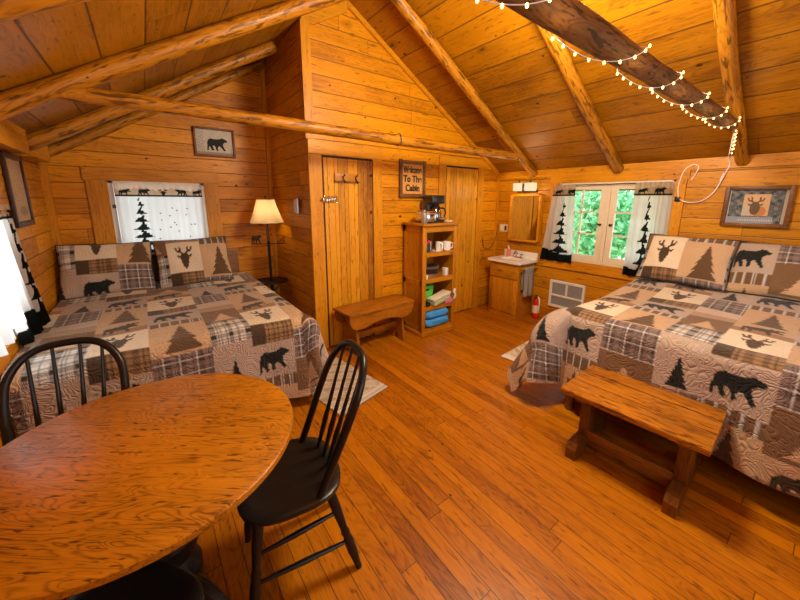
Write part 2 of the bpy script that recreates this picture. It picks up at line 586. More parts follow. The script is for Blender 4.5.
# right wall frieze and left wall blocks between rafters
trim(MB().b2((XR - .022, YF, 1.905), (XR, YC, EAVE + .005)), M['trim_y'])
for y0, y1 in ((2.80, 3.62), (3.80, 4.32), (1.78, 2.6)):
    trim(MB().b2((XL, y0, 1.90), (XL + .10, y1, roof(XL + .1)), 0), M['trim_y'])


def casing(axis, pos, d, a0, a1, z0, z1, wl, wr, wt, wb, mat_h, mat_v, name_from=None):
    """four casing boards round an opening"""
    def bx(m, u0, u1, v0, v1):
        if axis == 'X':
            m.b2((min(pos, pos + d), u0, v0), (max(pos, pos + d), u1, v1), .003)
        else:
            m.b2((u0, min(pos, pos + d), v0), (u1, max(pos, pos + d), v1), .003)
        return m
    trim(bx(MB(), a0 - wl, a0, z0, z1), mat_v)
    trim(bx(MB(), a1, a1 + wr, z0, z1), mat_v)
    trim(bx(MB(), a0 - wl - .015, a1 + wr + .015, z1, z1 + wt), mat_h)
    if wb:
        trim(bx(MB(), a0 - wl - .015, a1 + wr + .015, z0 - wb, z0), mat_h)


casing('Y', YB, -T_, W1[0], W1[1], W1[2], W1[3], .155, .14, .12, .12, M['trim_x'], M['trim_z'])
casing('X', XR, -T_, W2[0], W2[1], W2[2], W2[3], .085, .10, .085, .12, M['trim_y'], M['trim_z'])
casing('X', XL, T_, W3[0], W3[1], W3[2], W3[3], .09, .09, .09, .09, M['trim_y'], M['trim_z'])

# closet doors -----------------------------------------------------------
def door(n, x0, x1, ztop, wl, wr, wt, label):
    tz = M['trim_z']
    trim(MB().b2((x0 - wl, YC - .022, 0), (x0, YC, ztop), .003), tz)
    trim(MB().b2((x1, YC - .022, 0), (x1 + wr, YC, ztop), .003), tz)
    trim(MB().b2((x0 - wl, YC - .028, ztop), (x1 + wr, YC, ztop + wt), .003), M['trim_x'])
    m = MB()
    nb = 5
    for i in range(nb):
        a, b = x0 + .018 + (x1 - x0 - .026) * i / nb, x0 + .018 + (x1 - x0 - .026) * (i + 1) / nb
        m.b2((a + .001, YC - .016, .012), (b - .001, YC - .001, ztop - .022), .002)
    o = m.build('door_%d' % n, M['door'], smooth=0)
    struct(o, label)
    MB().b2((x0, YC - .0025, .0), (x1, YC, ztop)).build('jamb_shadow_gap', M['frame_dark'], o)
    return o


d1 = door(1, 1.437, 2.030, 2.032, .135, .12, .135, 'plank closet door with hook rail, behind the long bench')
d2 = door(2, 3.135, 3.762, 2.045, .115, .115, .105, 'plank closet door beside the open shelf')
struct(MB().lathe([(.001, 0), (.016, .003), (.02, .02), (.012, .032), (.001, .034)], 14, (0, 0, 0), Euler((PI / 2, 0, 0)).to_matrix()).build('door_knob', M['chrome'], d1, loc=(1.428, YC - .03, 1.60)))
MB().b2((1.44, YC - .024, 1.565), (1.60, YC - .018, 1.635), .002).build('latch_plate', M['clear'], d1)
MB().lathe([(.001, 0), (.012, .002), (.012, .02), (.001, .022)], 10, (2.0, YC - .018, 1.86), Euler((PI / 2, 0, 0)).to_matrix()).build('hook', M['black_metal'], d1)
MB().lathe([(.001, 0), (.014, .003), (.016, .02), (.001, .03)], 12, (3.74, YC - .018, 1.62), Euler((PI / 2, 0, 0)).to_matrix()).build('door_knob', M['brass'], d2)

# ------------------------------------------------------------------ logs
def log(name, p0, p1, r0, r1, label, cat, group, mat, wob=0.006, parent=None, seed=0):
    p0, p1 = Vector(p0), Vector(p1)
    L = (p1 - p0).length
    R_ = random.Random(seed)
    n = max(12, int(L / .12))
    pts, rs = [], []
    a, b, c = R_.random() * 6, R_.random() * 6, R_.random() * 6
    for i in range(n + 1):
        t = i / n
        pts.append((t * L, wob * math.sin(a + t * 7), wob * math.sin(b + t * 5)))
        rs.append((r0 + (r1 - r0) * t) * (1 + .035 * math.sin(c + t * 23) + .02 * math.sin(t * 61 + a)))
    # rounded cut ends
    pts = [(-.008, pts[0][1], pts[0][2])] + pts + [(L + .008, pts[-1][1], pts[-1][2])]
    rs = [rs[0] * .86] + rs + [rs[-1] * .86]
    o = MB().tube(pts, rs, 18).build(name, mat)
    d = (p1 - p0).normalized()
    z = Vector((0, 0, 1))
    y = z.cross(d).normalized()
    z = d.cross(y)
    mat4 = Matrix.Identity(4)
    for i in range(3):
        mat4[i][0], mat4[i][1], mat4[i][2], mat4[i][3] = d[i], y[i], z[i], p0[i]
    o.matrix_world = mat4
    if cat:
        tag(o, label, cat, group)
    return o


nrm = math.cos(ANG)
RAFL = ['peeled log rafter on the window side, nearest, at the end of the lit beam',
        'peeled log rafter ending above the casement window, middle of the window side',
        'peeled log rafter on the window side nearest the closet gable']
for k, (y, r) in enumerate(((.655, .049), (1.64, .056), (2.67, .052))):
    off = (r + .004) / nrm
    x1 = XR - .035 if k == 0 else XR - .03
    log('log_rafter', (XM + .04, y, roof(XM + .04) - off), (x1, y, roof(x1) - off), r, r * .97, RAFL[k], 'rafter', 'log rafters', M['log'], seed=10 + k)
LAFL = ['peeled log rafter at the top left corner, nearest on the left slope',
        'long peeled log rafter on the left slope meeting the thin crossing log',
        'shorter log rafter dying into the dark closet side wall']
for k, (y, xe) in enumerate(((1.68, XM - .04), (2.70, XM - .04), (3.70, 1.19))):
    r = .053
    off = (r + .004) / nrm
    x0 = XL + .05
    log('log_rafter', (xe, y, roof(xe) - off), (x0, y, roof(x0) - off), r, r, LAFL[k], 'rafter', 'log rafters', M['log'], seed=20 + k)
off = .05 / nrm
log('log_rafter', (1.26, 4.37, roof(1.26) - off), (XL + .05, 4.37, roof(XL + .05) - off), .045, .045, 'dark log rafter tight against the wall above the left window', 'rafter', 'log rafters', M['log'], seed=31)
tie = log('log_tie_beam', (-.33, 2.70, 2.155), (3.93, 2.70, 2.157), .043, .05, 'thin peeled log running across the room before the closet wall', 'beam', None, M['log'], seed=41)
rg = MB()
rg.tube([(2.30, .054 * math.cos(q), .054 * math.sin(q)) for q in [i * PI / 10 for i in range(20)]], .006, 6, closed=True)
rg.build('metal_clamp', M['steel'], tie)
BY, BZ, BR = .68, 2.20, .049
log('log_beam', (.25, BY, BZ), (3.80, BY, BZ), .055, .043, 'weathered log beam wrapped in a glowing light string', 'beam', None, M['log_grey'], wob=.002, seed=43)

# fairy lights wound round the beam ---------------------------------------
sl = thing('string_light', 'warm fairy light string wound round the grey log beam', 'string lights', (0.9, BY, BZ))
bulb_me = MB().lathe([(.0005, -.006), (.0042, -.003), (.0050, .002), (.003, .007), (.0005, .009)], 8)
wire = []
bulbs = []
LOOPS = ((.55, 1.17), (1.19, 1.79), (1.73, 2.25), (2.16, 2.78), (2.68, 3.27), (3.13, 3.70))
for li, (xa, xb) in enumerate(LOOPS):
    nb = 9
    for i in range(46):
        t = i / 45
        ph = math.radians(322 - 196 * t ** 1.6)
        rb = .058 + (.044 - .058) * (xa + (xb - xa) * t - .25) / 3.55
        rr = rb + .008 + .010 * math.sin(PI * t)
        p = Vector((xa + (xb - xa) * t - .9, math.cos(ph) * rr, math.sin(ph) * rr))
        wire.append(p)
        if i % 5 == 1:
            bulbs.append((p, ph))
    if li < len(LOOPS) - 1:
        xn = LOOPS[li + 1][0]
        for i in range(1, 12):
            t = i / 12
            ph = math.radians(126 - 164 * t)
            rr = rb + .006
            wire.append(Vector((xb + (xn - xb) * t - .9, math.cos(ph) * rr, math.sin(ph) * rr)))
end = wire[-1]
# tail that hangs at the rafter
tail = [end, end + Vector((.05, .01, -.08)), end + Vector((.07, .02, -.16)), end + Vector((.075, .02, -.27)), end + Vector((.10, .02, -.20)), end + Vector((.11, .02, -.09))]
MB().tube(wire, .0018, 5).tube(tail, .002, 5).build('wire', M['white'], sl)
bo = None
spots = [p + Vector((0, math.cos(ph), math.sin(ph))) * .007 for p, ph in bulbs]
for k in range(8):
    spots.append(end + Vector((.068 + .006 * (k % 2), .005, -.06 - .028 * k)))
for k in range(5):
    spots.append(end + Vector((.108, 0.005, -.10 - .03 * k)))
for k, p in enumerate(spots):
    if bo is None:
        bo = bulb_me.build('bulb', M['bulb'], sl, loc=p)
    else:
        b = bo.copy()
        b.location = p
        C.objects.link(b)

# ------------------------------------------------------------------ cords on the right wall
def sm_path(pts, n=8):
    P = [Vector(p) for p in pts]
    out = []
    for i in range(len(P) - 1):
        p0, p1, p2, p3 = P[max(i - 1, 0)], P[i], P[i + 1], P[min(i + 2, len(P) - 1)]
        for k in range(n):
            t = k / n
            out.append(0.5 * ((2 * p1) + (-p0 + p2) * t + (2 * p0 - 5 * p1 + 4 * p2 - p3) * t * t + (-p0 + 3 * p1 - 3 * p2 + p3) * t ** 3))
    out.append(P[-1])
    return out


ec = thing('extension_cord', 'white extension cord looping down the wall from the rafter to an outlet', 'cord', (XR - .02, 1.06, 1.63))
def cl(pts): return [(XR - .012 - d - (XR - .02), y - 1.06, z - 1.63) for y, z, d in pts]
MB().tube(sm_path(cl([(.745, 2.0, .03), (.73, 1.93, .01), (.755, 1.84, .01), (.80, 1.70, .012), (.88, 1.615, .012), (.98, 1.60, .012), (1.05, 1.63, .02)])), .0045, 6).build('cable', M['white'], ec)
MB().tube(sm_path(cl([(.752, 1.86, .012), (.77, 1.795, .012)]), 3), .009, 8).build('inline_switch', M['white'], ec)
MB().tube(sm_path(cl([(1.06, 1.64, .02), (1.075, 1.76, .012), (1.05, 1.90, .012), (.99, 1.955, .012), (.945, 1.93, .012), (.96, 1.86, .01), (.985, 1.81, .01)])), .004, 6).build('loop', M['white'], ec)
MB().box((-.006, 0.005, 0.0), (.035, .045, .05), None, .01).build('plug', M['dark'], ec)

# ------------------------------------------------------------------ prints
def inpoly(px, py, poly):
    inside = np.zeros(px.shape, bool)
    n = len(poly)
    j = n - 1
    for i in range(n):
        xi, yi = poly[i]
        xj, yj = poly[j]
        c = ((yi > py) != (yj > py))
        with np.errstate(divide='ignore', invalid='ignore'):
            xx = (xj - xi) * (py - yi) / (yj - yi + 1e-12) + xi
        inside ^= c & (px < xx)
        j = i
    return inside


TREE = [(.5, 0), (.61, .2), (.56, .19), (.70, .40), (.63, .385), (.79, .6), (.70, .585), (.88, .8), (.77, .79), (.98, 1), (.02, 1), (.23, .79), (.12, .8), (.30, .585), (.21, .6), (.37, .385), (.30, .40), (.44, .19), (.39, .2)]
BEAR = [(0, .40), (.05, .2), (.18, .08), (.38, .13), (.58, .1), (.68, .05), (.71, -.02), (.77, .02), (.88, .08), (1, .2), (.98, .28), (.86, .33), (.78, .42), (.76, .55), (.83, .82), (.90, .95), (.80, 1), (.70, .8), (.60, .64), (.54, .66), (.49, .8), (.53, .96), (.41, 1), (.39, .75), (.34, .62), (.26, .62), (.27, .8), (.33, .96), (.20, 1), (.15, .8), (.10, .66), (.05, .85), (.07, .97), (-.03, 1), (-.01, .7)]
DEERH = [(.36, .34), (.64, .34), (.72, .46), (.69, .64), (.60, .90), (.5, 1), (.40, .90), (.31, .64), (.28, .46)]
DEERE = [(.34, .44), (.12, .38), (.22, .54)]
DEERA = [(.44, .40), (.33, .30), (.17, .27), (.08, .08), (.16, .06), (.20, .18), (.27, .2), (.26, .02), (.34, .02), (.36, .22), (.48, .36)]
MOOSE = [(.03, .4), (.1, .28), (.3, .24), (.5, .14), (.62, .18), (.70, .32), (.86, .34), (.96, .46), (.9, .55), (.78, .48), (.7, .52), (.67, .62), (.68, 1), (.60, 1), (.58, .66), (.3, .64), (.27, 1), (.2, 1), (.18, .66), (.12, .62), (.09, 1), (.02, 1)]
MOOSEA = [(.70, .34), (.58, .1), (.66, .0), (.72, .14), (.78, -.02), (.84, .12), (.93, .0), (.92, .18), (.78, .34)]


def deer(u, v):
    um = np.where(u > .5, 1 - u, u)
    return inpoly(u, v, DEERH) | inpoly(um, v, DEERE) | inpoly(um, v, DEERA)


def moose(u, v):
    return inpoly(u, v, MOOSE) | inpoly(u, v, MOOSEA)


def jag_tree(u, v):
    """tall ragged spruce in a unit box, v downwards"""
    t = np.clip(v, 0, 1)
    fr = (t * 7.0 + .25 * np.abs(u - .5)) % 1.0
    hw = (.04 + .46 * t) * (.16 + .84 * fr ** 1.6) + .03 * np.sin(v * 70 + u * 40)
    return (np.abs(u - .5 + .03 * np.sin(v * 37)) < hw) & (v > 0) & (v < 1)


CREAM, TAN, MAUVE, BROWN, DKB, BLK, WHT = [np.array(c) for c in ((.74, .63, .47), (.50, .335, .195), (.46, .36, .29), (.17, .095, .046), (.075, .047, .025), (.013, .016, .015), (.74, .73, .70))]


def put(col, mask, c):
    col[mask] = c


def plaid(col, mk, u, v, base, s1, s2, p=.075):
    put(col, mk, base)
    for (k, w, c, o) in ((p, .30, s1, 0), (p, .09, s2, .45), (p * .5, .10, s1, .2)):
        a = ((u / k + o) % 1.0) < w
        b = ((v / k + o) % 1.0) < w
        m = mk & (a ^ b)
        col[m] = col[m] * .45 + np.array(c) * .55
        m = mk & (a & b)
        put(col, m, c)


def quilt_print(U, V, u0, v0):
    """patchwork print; U to the right, V downwards in metres; a deer block starts at (u0, v0)"""
    col = np.zeros(U.shape + (3,))
    col[:] = TAN
    W = (.285, .325, .245)
    P = sum(W)
    uu = (U - u0) % P
    seqA = [('deer', .33), ('dp', .14), ('bear', .28), ('strip', .09), ('tree', .36), ('moose', .24)]
    seqB = [('tree', .36), ('dplaid', .24), ('btree', .26), ('moose', .22), ('deer', .30), ('dp', .14), ('bear', .26), ('strip', .09)]
    seqC = [('cplaid', .28), ('mtree', .34), ('dplaid', .28), ('wstrip', .24), ('btree', .30)]
    x0 = 0
    for w, seq, vo in ((W[0], seqA, 0.0), (W[1], seqB, .04), (W[2], seqC, .13)):
        colm = (uu >= x0) & (uu < x0 + w)
        vv = (V - v0 - vo) % sum(q[1] for q in seq)
        y0 = 0
        for kind, h in seq:
            mk = colm & (vv >= y0) & (vv < y0 + h)
            if mk.any():
                a, b = (uu - x0) / w, (vv - y0) / h
                ua, vb = uu - x0, vv - y0
                if kind == 'deer':
                    put(col, mk, CREAM)
                    d = mk & deer((a - .18) / .64, (b - .12) / .78)
                    put(col, d, DKB)
                elif kind == 'dp':
                    plaid(col, mk, ua, vb, (.33, .195, .095), (.10, .055, .028), (.025, .015, .01), .07)
                    put(col, mk & (a < .32), DKB)
                elif kind == 'bear':
                    put(col, mk, MAUVE)
                    put(col, mk & inpoly((a - .12) / .76, (b - .20) / .62, BEAR), BLK)
                elif kind == 'strip':
                    put(col, mk, BROWN)
                    put(col, mk & ((ua / .06) % 1 < .14), WHT * .75)
                    put(col, mk & (np.abs((ua / .06) % 1 - .26) < .05), WHT * .55)
                elif kind == 'tree':
                    put(col, mk, TAN * 1.12)
                    put(col, mk & inpoly((a - .2) / .66, (b - .08) / .88, TREE), BROWN * .72)
                elif kind == 'moose':
                    put(col, mk, TAN * 1.05)
                    put(col, mk & (b > .62), (.32, .175, .085))
                    put(col, mk & moose((a - .14) / .72, (b - .15) / .72), DKB * .7)
                elif kind == 'cplaid':
                    plaid(col, mk, ua, vb, (.70, .67, .62), (.035, .025, .018), (.16, .10, .06), .105)
                elif kind == 'mtree':
                    put(col, mk, MAUVE * 1.05)
                    put(col, mk & inpoly((a - .25) / .5, (b - .35) / .6, TREE), BLK)
                elif kind == 'dplaid':
                    plaid(col, mk, ua, vb, (.085, .058, .05), (.26, .19, .165), (.78, .76, .74), .09)
                elif kind == 'wstrip':
                    put(col, mk, MAUVE * 1.2)
                    put(col, mk & (b > .55), (.40, .27, .17))
                elif kind == 'btree':
                    put(col, mk, BROWN * 1.15)
                    put(col, mk & inpoly((a - .18) / .66, (b - .3) / .62, TREE), TAN * 1.15)
            y0 += h
        x0 += w
    return col


def colour_grid(name, P, col, mat, parent=None, loc=(0, 0, 0), rot=(0, 0, 0)):
    """one mesh from a grid of points with the print stored as a colour per vertex"""
    nu, nv = P.shape[:2]
    me = bpy.data.meshes.new(name)
    idx = np.arange(nu * nv).reshape(nu, nv)
    q = np.stack([idx[:-1, :-1], idx[1:, :-1], idx[1:, 1:], idx[:-1, 1:]], -1).reshape(-1, 4)
    me.vertices.add(nu * nv)
    me.vertices.foreach_set('co', P.reshape(-1).astype(np.float32))
    me.loops.add(q.size)
    me.loops.foreach_set('vertex_index', q.reshape(-1).astype(np.int32))
    me.polygons.add(len(q))
    me.polygons.foreach_set('loop_start', np.arange(0, q.size, 4, dtype=np.int32))
    me.update(calc_edges=True)
    at = me.color_attributes.new('print', 'FLOAT_COLOR', 'POINT')
    c4 = np.ones((nu * nv, 4), np.float32)
    c4[:, :3] = np.clip(col.reshape(-1, 3), 0, 1)
    at.data.foreach_set('color', c4.reshape(-1))
    me.shade_smooth()
    me.materials.append(mat)
    me.validate()
    o = bpy.data.objects.new(name, me)
    C.objects.link(o)
    o.location = loc
    o.rotation_euler = rot
    if parent:
        o.parent = parent
    return o


# ------------------------------------------------------------------ beds
def quilt(name, label, w, l, top, over_side, over_foot, uv0, loc, rz, rise=None, left_over=None, seed=0, floor_z=.03, corner=.4, crr=.15):
    """local frame: u along +x (0..w), head at y=0, foot edge at y=-l; z absolute"""
    st = .0085
    lo = left_over if left_over is not None else over_side
    us = np.arange(-lo, w + over_side + st, st)
    vs = np.arange(0.0, l + over_foot + st, st)
    U, V = np.meshgrid(us, vs, indexing='ij')
    du = np.where(U < 0, U, np.where(U > w, U - w, 0.0))
    dv = np.where(V > l, V - l, 0.0)
    ln = np.hypot(du, dv)
    nx = np.where(ln > 1e-9, du / np.maximum(ln, 1e-9), 0.0)
    ny = np.where(ln > 1e-9, dv / np.maximum(ln, 1e-9), 0.0)
    bx = np.clip(U, 0, w)
    by = np.clip(V, 0, l)
    diag = np.clip(2 * np.abs(nx * ny), 0, 1)
    rr = .075 + crr * diag
    q = rr * PI / 2
    if corner < .2:
        ln = ln * (1 - .27 * diag)
    # rounded quilt corner: overhang measured so that the corner is not a long point
    ph = rng.random(6) * 6
    th = np.arctan2(nx, ny)
    along = by * (np.abs(nx) > np.abs(ny)) * 1.0 + bx
    rip = .022 * np.sin(along * 6.3 + ph[0]) + .012 * np.sin(along * 14 + ph[1]) + diag * .05 * np.sin(th * 9 + ph[2])
    fl = .06 + corner * diag + rip * 1.2
    fl = np.clip(fl, 0.0, .75)
    lin = np.maximum(ln - q, 0)
    arc = np.minimum(ln, q) / rr
    out = rr * np.sin(arc) + lin * fl + rip * np.clip(lin * 2.5, 0, 1)
    dep = rr * (1 - np.cos(arc)) + lin * np.sqrt(1 - fl ** 2)
    Z = top - dep
    if rise is not None:
        Z = Z + rise(by) * np.clip(1 - ln / .5, 0, 1)
    # the top is softly uneven
    Z += .006 * np.sin(U * 9 + ph[3]) * np.sin(V * 8 + ph[4])
    under = Z < floor_z
    extra = np.where(under, floor_z - Z, 0)
    out = out + extra * .7
    Z = np.where(under, floor_z + .004 * np.sin(along * 40), Z)
    X = bx + nx * out
    Y = -(by + ny * out)
    P = np.stack([X, Y, Z], -1)
    col = quilt_print(U, V, uv0[0], uv0[1])
    o = colour_grid(name, P, col, M['quilt'], loc=loc, rot=(0, 0, rz))
    md = o.modifiers.new('thickness', 'SOLIDIFY')
    md.thickness = .012
    md.offset = -1
    return tag(o, label, 'quilt')


def pillow(name, label, w, h, t, uv0, loc, rz, lean, roll=0.0):
    """a stuffed sham; local x = width, local z = height, front faces -y, then leaned back"""
    n, k = 84, 60
    s = np.linspace(-1, 1, n)
    r = np.linspace(-1, 1, k)
    S, Rr = np.meshgrid(s, r, indexing='ij')
    prof = (np.clip(1 - np.abs(S) ** 3.0, 0, 1) ** .55) * (np.clip(1 - np.abs(Rr) ** 3.0, 0, 1) ** .55)
    X = S * w / 2 * (1 - .05 * (1 - np.abs(Rr)) * np.abs(S) ** 4)
    Zz = Rr * h / 2 * (1 - .05 * (1 - np.abs(S)) * np.abs(Rr) ** 4)
    wr = .008 * np.sin(S * 7 + Rr * 4) * prof
    Yf = -t / 2 * prof - wr
    Yb = t / 2 * prof
    col = quilt_print((S + 1) / 2 * w, (1 - Rr) / 2 * h, uv0[0], uv0[1])
    rot = Euler((-lean, roll, 0)).to_matrix()
    Rn = np.array(rot)
    def tr(Y):
        P = np.stack([X, Y, Zz], -1) @ Rn.T
        return P
    Pf, Pb = tr(Yf), tr(Yb)
    o = thing(name, label, 'pillow', loc, rz, None)
    fp = colour_grid('front_panel', Pf, col, M['sham'], o)
    colour_grid('back_panel', Pb[::-1], np.tile(BROWN, Pb.shape[:2] + (1,)), M['sham'], o)
    edge = [tr(np.zeros_like(Yf))[i, j] for i, j in [(i, 0) for i in range(0, n, 4)] + [(n - 1, j) for j in range(0, k, 4)] + [(i, k - 1) for i in range(n - 1, -1, -4)] + [(0, j) for j in range(k - 1, -1, -4)]]
    ed = []
    for p in edge:
        if not ed or (Vector(p) - ed[-1]).length > .004:
            ed.append(Vector(p))
    MB().tube(ed, .006, 6, closed=True).build('piping', M['pot'], fp)
    return o


def bed(label, x0, x1, y0, y1, ztop, legs, head):
    o = thing('bed', label, 'bed', ((x0 + x1) / 2, (y0 + y1) / 2, 0))
    cx, cy = (x0 + x1) / 2, (y0 + y1) / 2
    sx, sy = x1 - x0, y1 - y0
    MB().box((0, 0, ztop - .13), (sx, sy, .23), None, .05, 3).build('mattress', M['mattress'], o)
    MB().box((0, 0, ztop - .35), (sx - .02, sy - .02, .20), None, .02).build('box_spring', M['mattress'], o)
    m = MB()
    zr = ztop - .48
    m.b2((-sx / 2, -sy / 2, zr - .03), (sx / 2, -sy / 2 + .035, zr + .03)).b2((-sx / 2, sy / 2 - .035, zr - .03), (sx / 2, sy / 2, zr + .03))
    m.b2((-sx / 2, -sy / 2, zr - .03), (-sx / 2 + .035, sy / 2, zr + .03)).b2((sx / 2 - .035, -sy / 2, zr - .03), (sx / 2, sy / 2, zr + .03))
    m.build('frame', M['bedwood'], o)
    for lx, ly in legs:
        MB().lathe([(.030, 0), (.034, .02), (.026, .05), (.038, .09), (.040, zr)], 14, (lx - cx, ly - cy, 0)).build('leg', M['bedwood'], o)
    if head == 'y':
        MB().b2((-sx / 2, sy / 2 + .005, .1), (sx / 2, sy / 2 + .03, 1.02), .008).build('headboard', M['bedwood'], o)
    else:
        MB().b2((sx / 2 + .005, -sy / 2, .1), (sx / 2 + .03, sy / 2, 1.02), .008).build('headboard', M['bedwood'], o)
    return o


# left bed: head against the back wall, foot towards the viewer
LX0, LX1, LYF, LYH, LZ = -.66, .86, 2.50, 4.38, .715
bed('wide bed under the curtained window in the left corner', LX0 + .02, LX1 - .03, LYF + .03, LYH, LZ - .015, [(LX0 + .1, LYF + .1), (LX1 - .1, LYF + .1), (LX0 + .1, LYH - .1), (LX1 - .1, LYH - .1)], 'y')
# local u = x - LX0 ; v = LYH - y ; deer block top 0.30 above the foot edge
lq = quilt('quilt', 'brown patchwork wildlife quilt on the bed below the left window', LX1 - LX0, LYH - LYF, LZ, .60, .66,
           (-.36 - LX0, (LYH - LYF) - .29), (LX0, LYH, 0), 0, left_over=.015, floor_z=.03, corner=.04, crr=.08)
pillow('pillow', 'patchwork pillow with tree and heart shapes, in the far left corner of the left bed', .68, .50, .17, (.13 - .855, -.16), (-.335, 4.17, .945), 0, .42, .015)
pillow('pillow', 'patchwork pillow with a deer head, nearest the floor lamp', .66, .50, .17, (.10, .05), (.36, 4.15, .95), 0, .42, -.02)

# right bed: head against the right wall, foot towards -x.  local frame rotated -90 deg: local +x -> world -y, local -y -> world -x
RXF, RXH, RY0, RY1, RZ = 2.56, 4.16, -.36, 1.17, .775
bed('wide bed whose head stands against the right wall below the casement window', RXF + .02, RXH - .03, RY0 + .03, RY1 - .03, RZ - .03, [(2.475, 1.10), (2.60, RY0 + .1), (RXH - .1, RY1 - .1), (RXH - .1, RY0 + .1)], 'x')
rise = lambda by: .085 * (1 - np.clip((by - .15) / .75, 0, 1)) ** 1.3
quilt('quilt', 'beige and brown patchwork bear quilt on the bed behind the short trestle bench', RY1 - RY0, RXH - RXF, RZ, .67, .66,
      (RY1 - .36, (RXH - RXF) - .40), (RXH, RY1, 0), -PI / 2, rise=rise, floor_z=.04, corner=.34, crr=.24)
pillow('pillow', 'patchwork pillow with deer head and tree, beside the casement window', .66, .47, .17, (.04, .03), (3.93, .87, 1.075), -PI / 2, .50, .01)
pillow('pillow', 'patchwork pillow with a black walking bear, at the right edge of the right bed', .68, .47, .17, (-.01, -.44), (3.985, .23, 1.065), -PI / 2, .50, 0)

# ------------------------------------------------------------------ table and chairs
TZ, TR, TCX, TCY = .76, .487, -.086, 1.374
tb = thing('round_table', 'round varnished wooden pedestal table at the lower left', 'table', (TCX, TCY, 0), math.radians(-37))
MB().lathe([(.001, TZ - .030), (TR - .012, TZ - .030), (TR - .002, TZ - .024), (TR, TZ - .014), (TR - .002, TZ - .005), (TR - .010, TZ), (.001, TZ)], 96).build('tabletop', M['table'], tb)
MB().lathe([(.30, TZ - .031), (.30, TZ - .075), (.28, TZ - .075), (.28, TZ - .031)], 48, cap=False).build('apron', M['black'], tb)
MB().lathe([(.13, TZ - .031), (.13, TZ - .06), (.06, TZ - .075), (.045, .60), (.065, .56), (.05, .53), (.10, .46), (.13, .37), (.10, .28), (.06, .25), (.08, .23), (.11, .20), (.11, .10), (.07, .07)], 28).build('pedestal', M['black'], tb)
for k in range(3):
    a = math.radians(37 - 52) + k * 2 * PI / 3
    pts = [(math.cos(a) * r, math.sin(a) * r, z) for r, z in ((.05, .16), (.13, .17), (.22, .12), (.29, .055), (.34, .028))]
    MB().tube(sm_path(pts, 5), [.032 - .0006 * i for i in range(21)], 10).build('foot', M['black'], tb)


def chair_proto(loc, rz, label):
    """front towards +x"""
    o = thing('windsor_chair', label, 'chair', loc, rz, 'black hoop back chairs at the round table')
    B = M['black']
    # seat: shield outline with saddle
    n = 40
    out = []
    for i in range(n):
        a = 2 * PI * i / n
        ex = 2.9
        c_, s_ = math.cos(a), math.sin(a)
        r = (abs(c_) ** ex + abs(s_) ** ex) ** (-1 / ex)
        x_, y_ = r * c_ * .208, r * s_ * .212
        out.append((x_, y_))
    rings = [(0.0, .428), (.5, .430), (.8, .438), (.96, .444), (1.0, .438), (1.0, .422), (.94, .408), (.0, .405)]
    vs, fs = [], []
    for s, z in rings:
        for x_, y_ in out:
            vs.append((x_ * max(s, .001), y_ * max(s, .001), z))
    for i in range(len(rings) - 1):
        for k in range(n):
            fs.append((i * n + k, i * n + (k + 1) % n, (i + 1) * n + (k + 1) % n, (i + 1) * n + k))
    MB().add(vs, fs).build('seat', B, o, smooth=50)
    # legs
    def leg(tx, ty, bx_, by_):
        pts, rs = [], []
        prof = [(0, .013), (.08, .015), (.22, .021), (.36, .020), (.42, .015), (.45, .020), (.50, .015), (.72, .0205), (.90, .021), (1.0, .016)]
        for t, r in prof:
            pts.append((bx_ + (tx - bx_) * t, by_ + (ty - by_) * t, .415 * t))
            rs.append(r)
        return MB().tube(pts, rs, 12)
    legs = [(.135, .135, .185, .175), (.135, -.135, .185, -.175), (-.135, .125, -.243, .185), (-.135, -.125, -.243, -.185)]
    for L in legs:
        leg(*L).build('leg', B, o)
    def on(L, t):
        return Vector((L[2] + (L[0] - L[2]) * t, L[3] + (L[1] - L[3]) * t, .415 * t))
    for (i, j, t, tj) in ((0, 2, .34, .34), (1, 3, .34, .34), (0, 2, .62, .70), (1, 3, .62, .70)):
        a, b = on(legs[i], t), on(legs[j], tj)
        MB().tube([a.lerp(b, s) for s in (0, .25, .5, .75, 1)], [.007, .010, .012, .010, .007], 10).build('stretcher', B, o)
    # hoop
    def hoop(t):
        a = PI * t
        s = math.sin(a)
        y_ = (.176 + .048 * min(1, 1.5 * s)) * (abs(math.cos(a)) ** .62) * (1 if math.cos(a) > 0 else -1)
        z = .435 + .515 * s ** .62
        x_ = -.080 - .215 * ((z - .435) / .515) - .03 * (1 - (y_ / .226) ** 2)
        return Vector((x_, y_, z))
    hp = [hoop(i / 40) for i in range(41)]
    MB().tube(hp, .0165, 12).build('hoop', B, o)
    for k in range(4):
        yy = -.114 + .076 * k
        # find the hoop at the top of this spindle
        top = min((h for h in hp if h.z > .7), key=lambda h: abs(h.y - yy * 1.08))
        base = Vector((-.14 - .02 * (1 - (yy / .15) ** 2), yy * .85, .43))
        pts = [base.lerp(top, t) for t in (0, .12, .28, .42, .7, 1)]
        MB().tube(pts, [.008, .010, .0135, .010, .0075, .007], 10).build('spindle', B, o)
    return o


ch = chair_proto((.362, 1.295, 0), math.radians(171), 'black hoop back chair right of the round table, standing clear on the floor')
copy_thing(ch, (-.375, 1.765, 0), math.radians(-93), 'black hoop back chair between the round table and the left bed')
copy_thing(ch, (-.225, 1.02, 0), math.radians(38), 'black chair tucked under the near edge of the round table, only its seat showing')

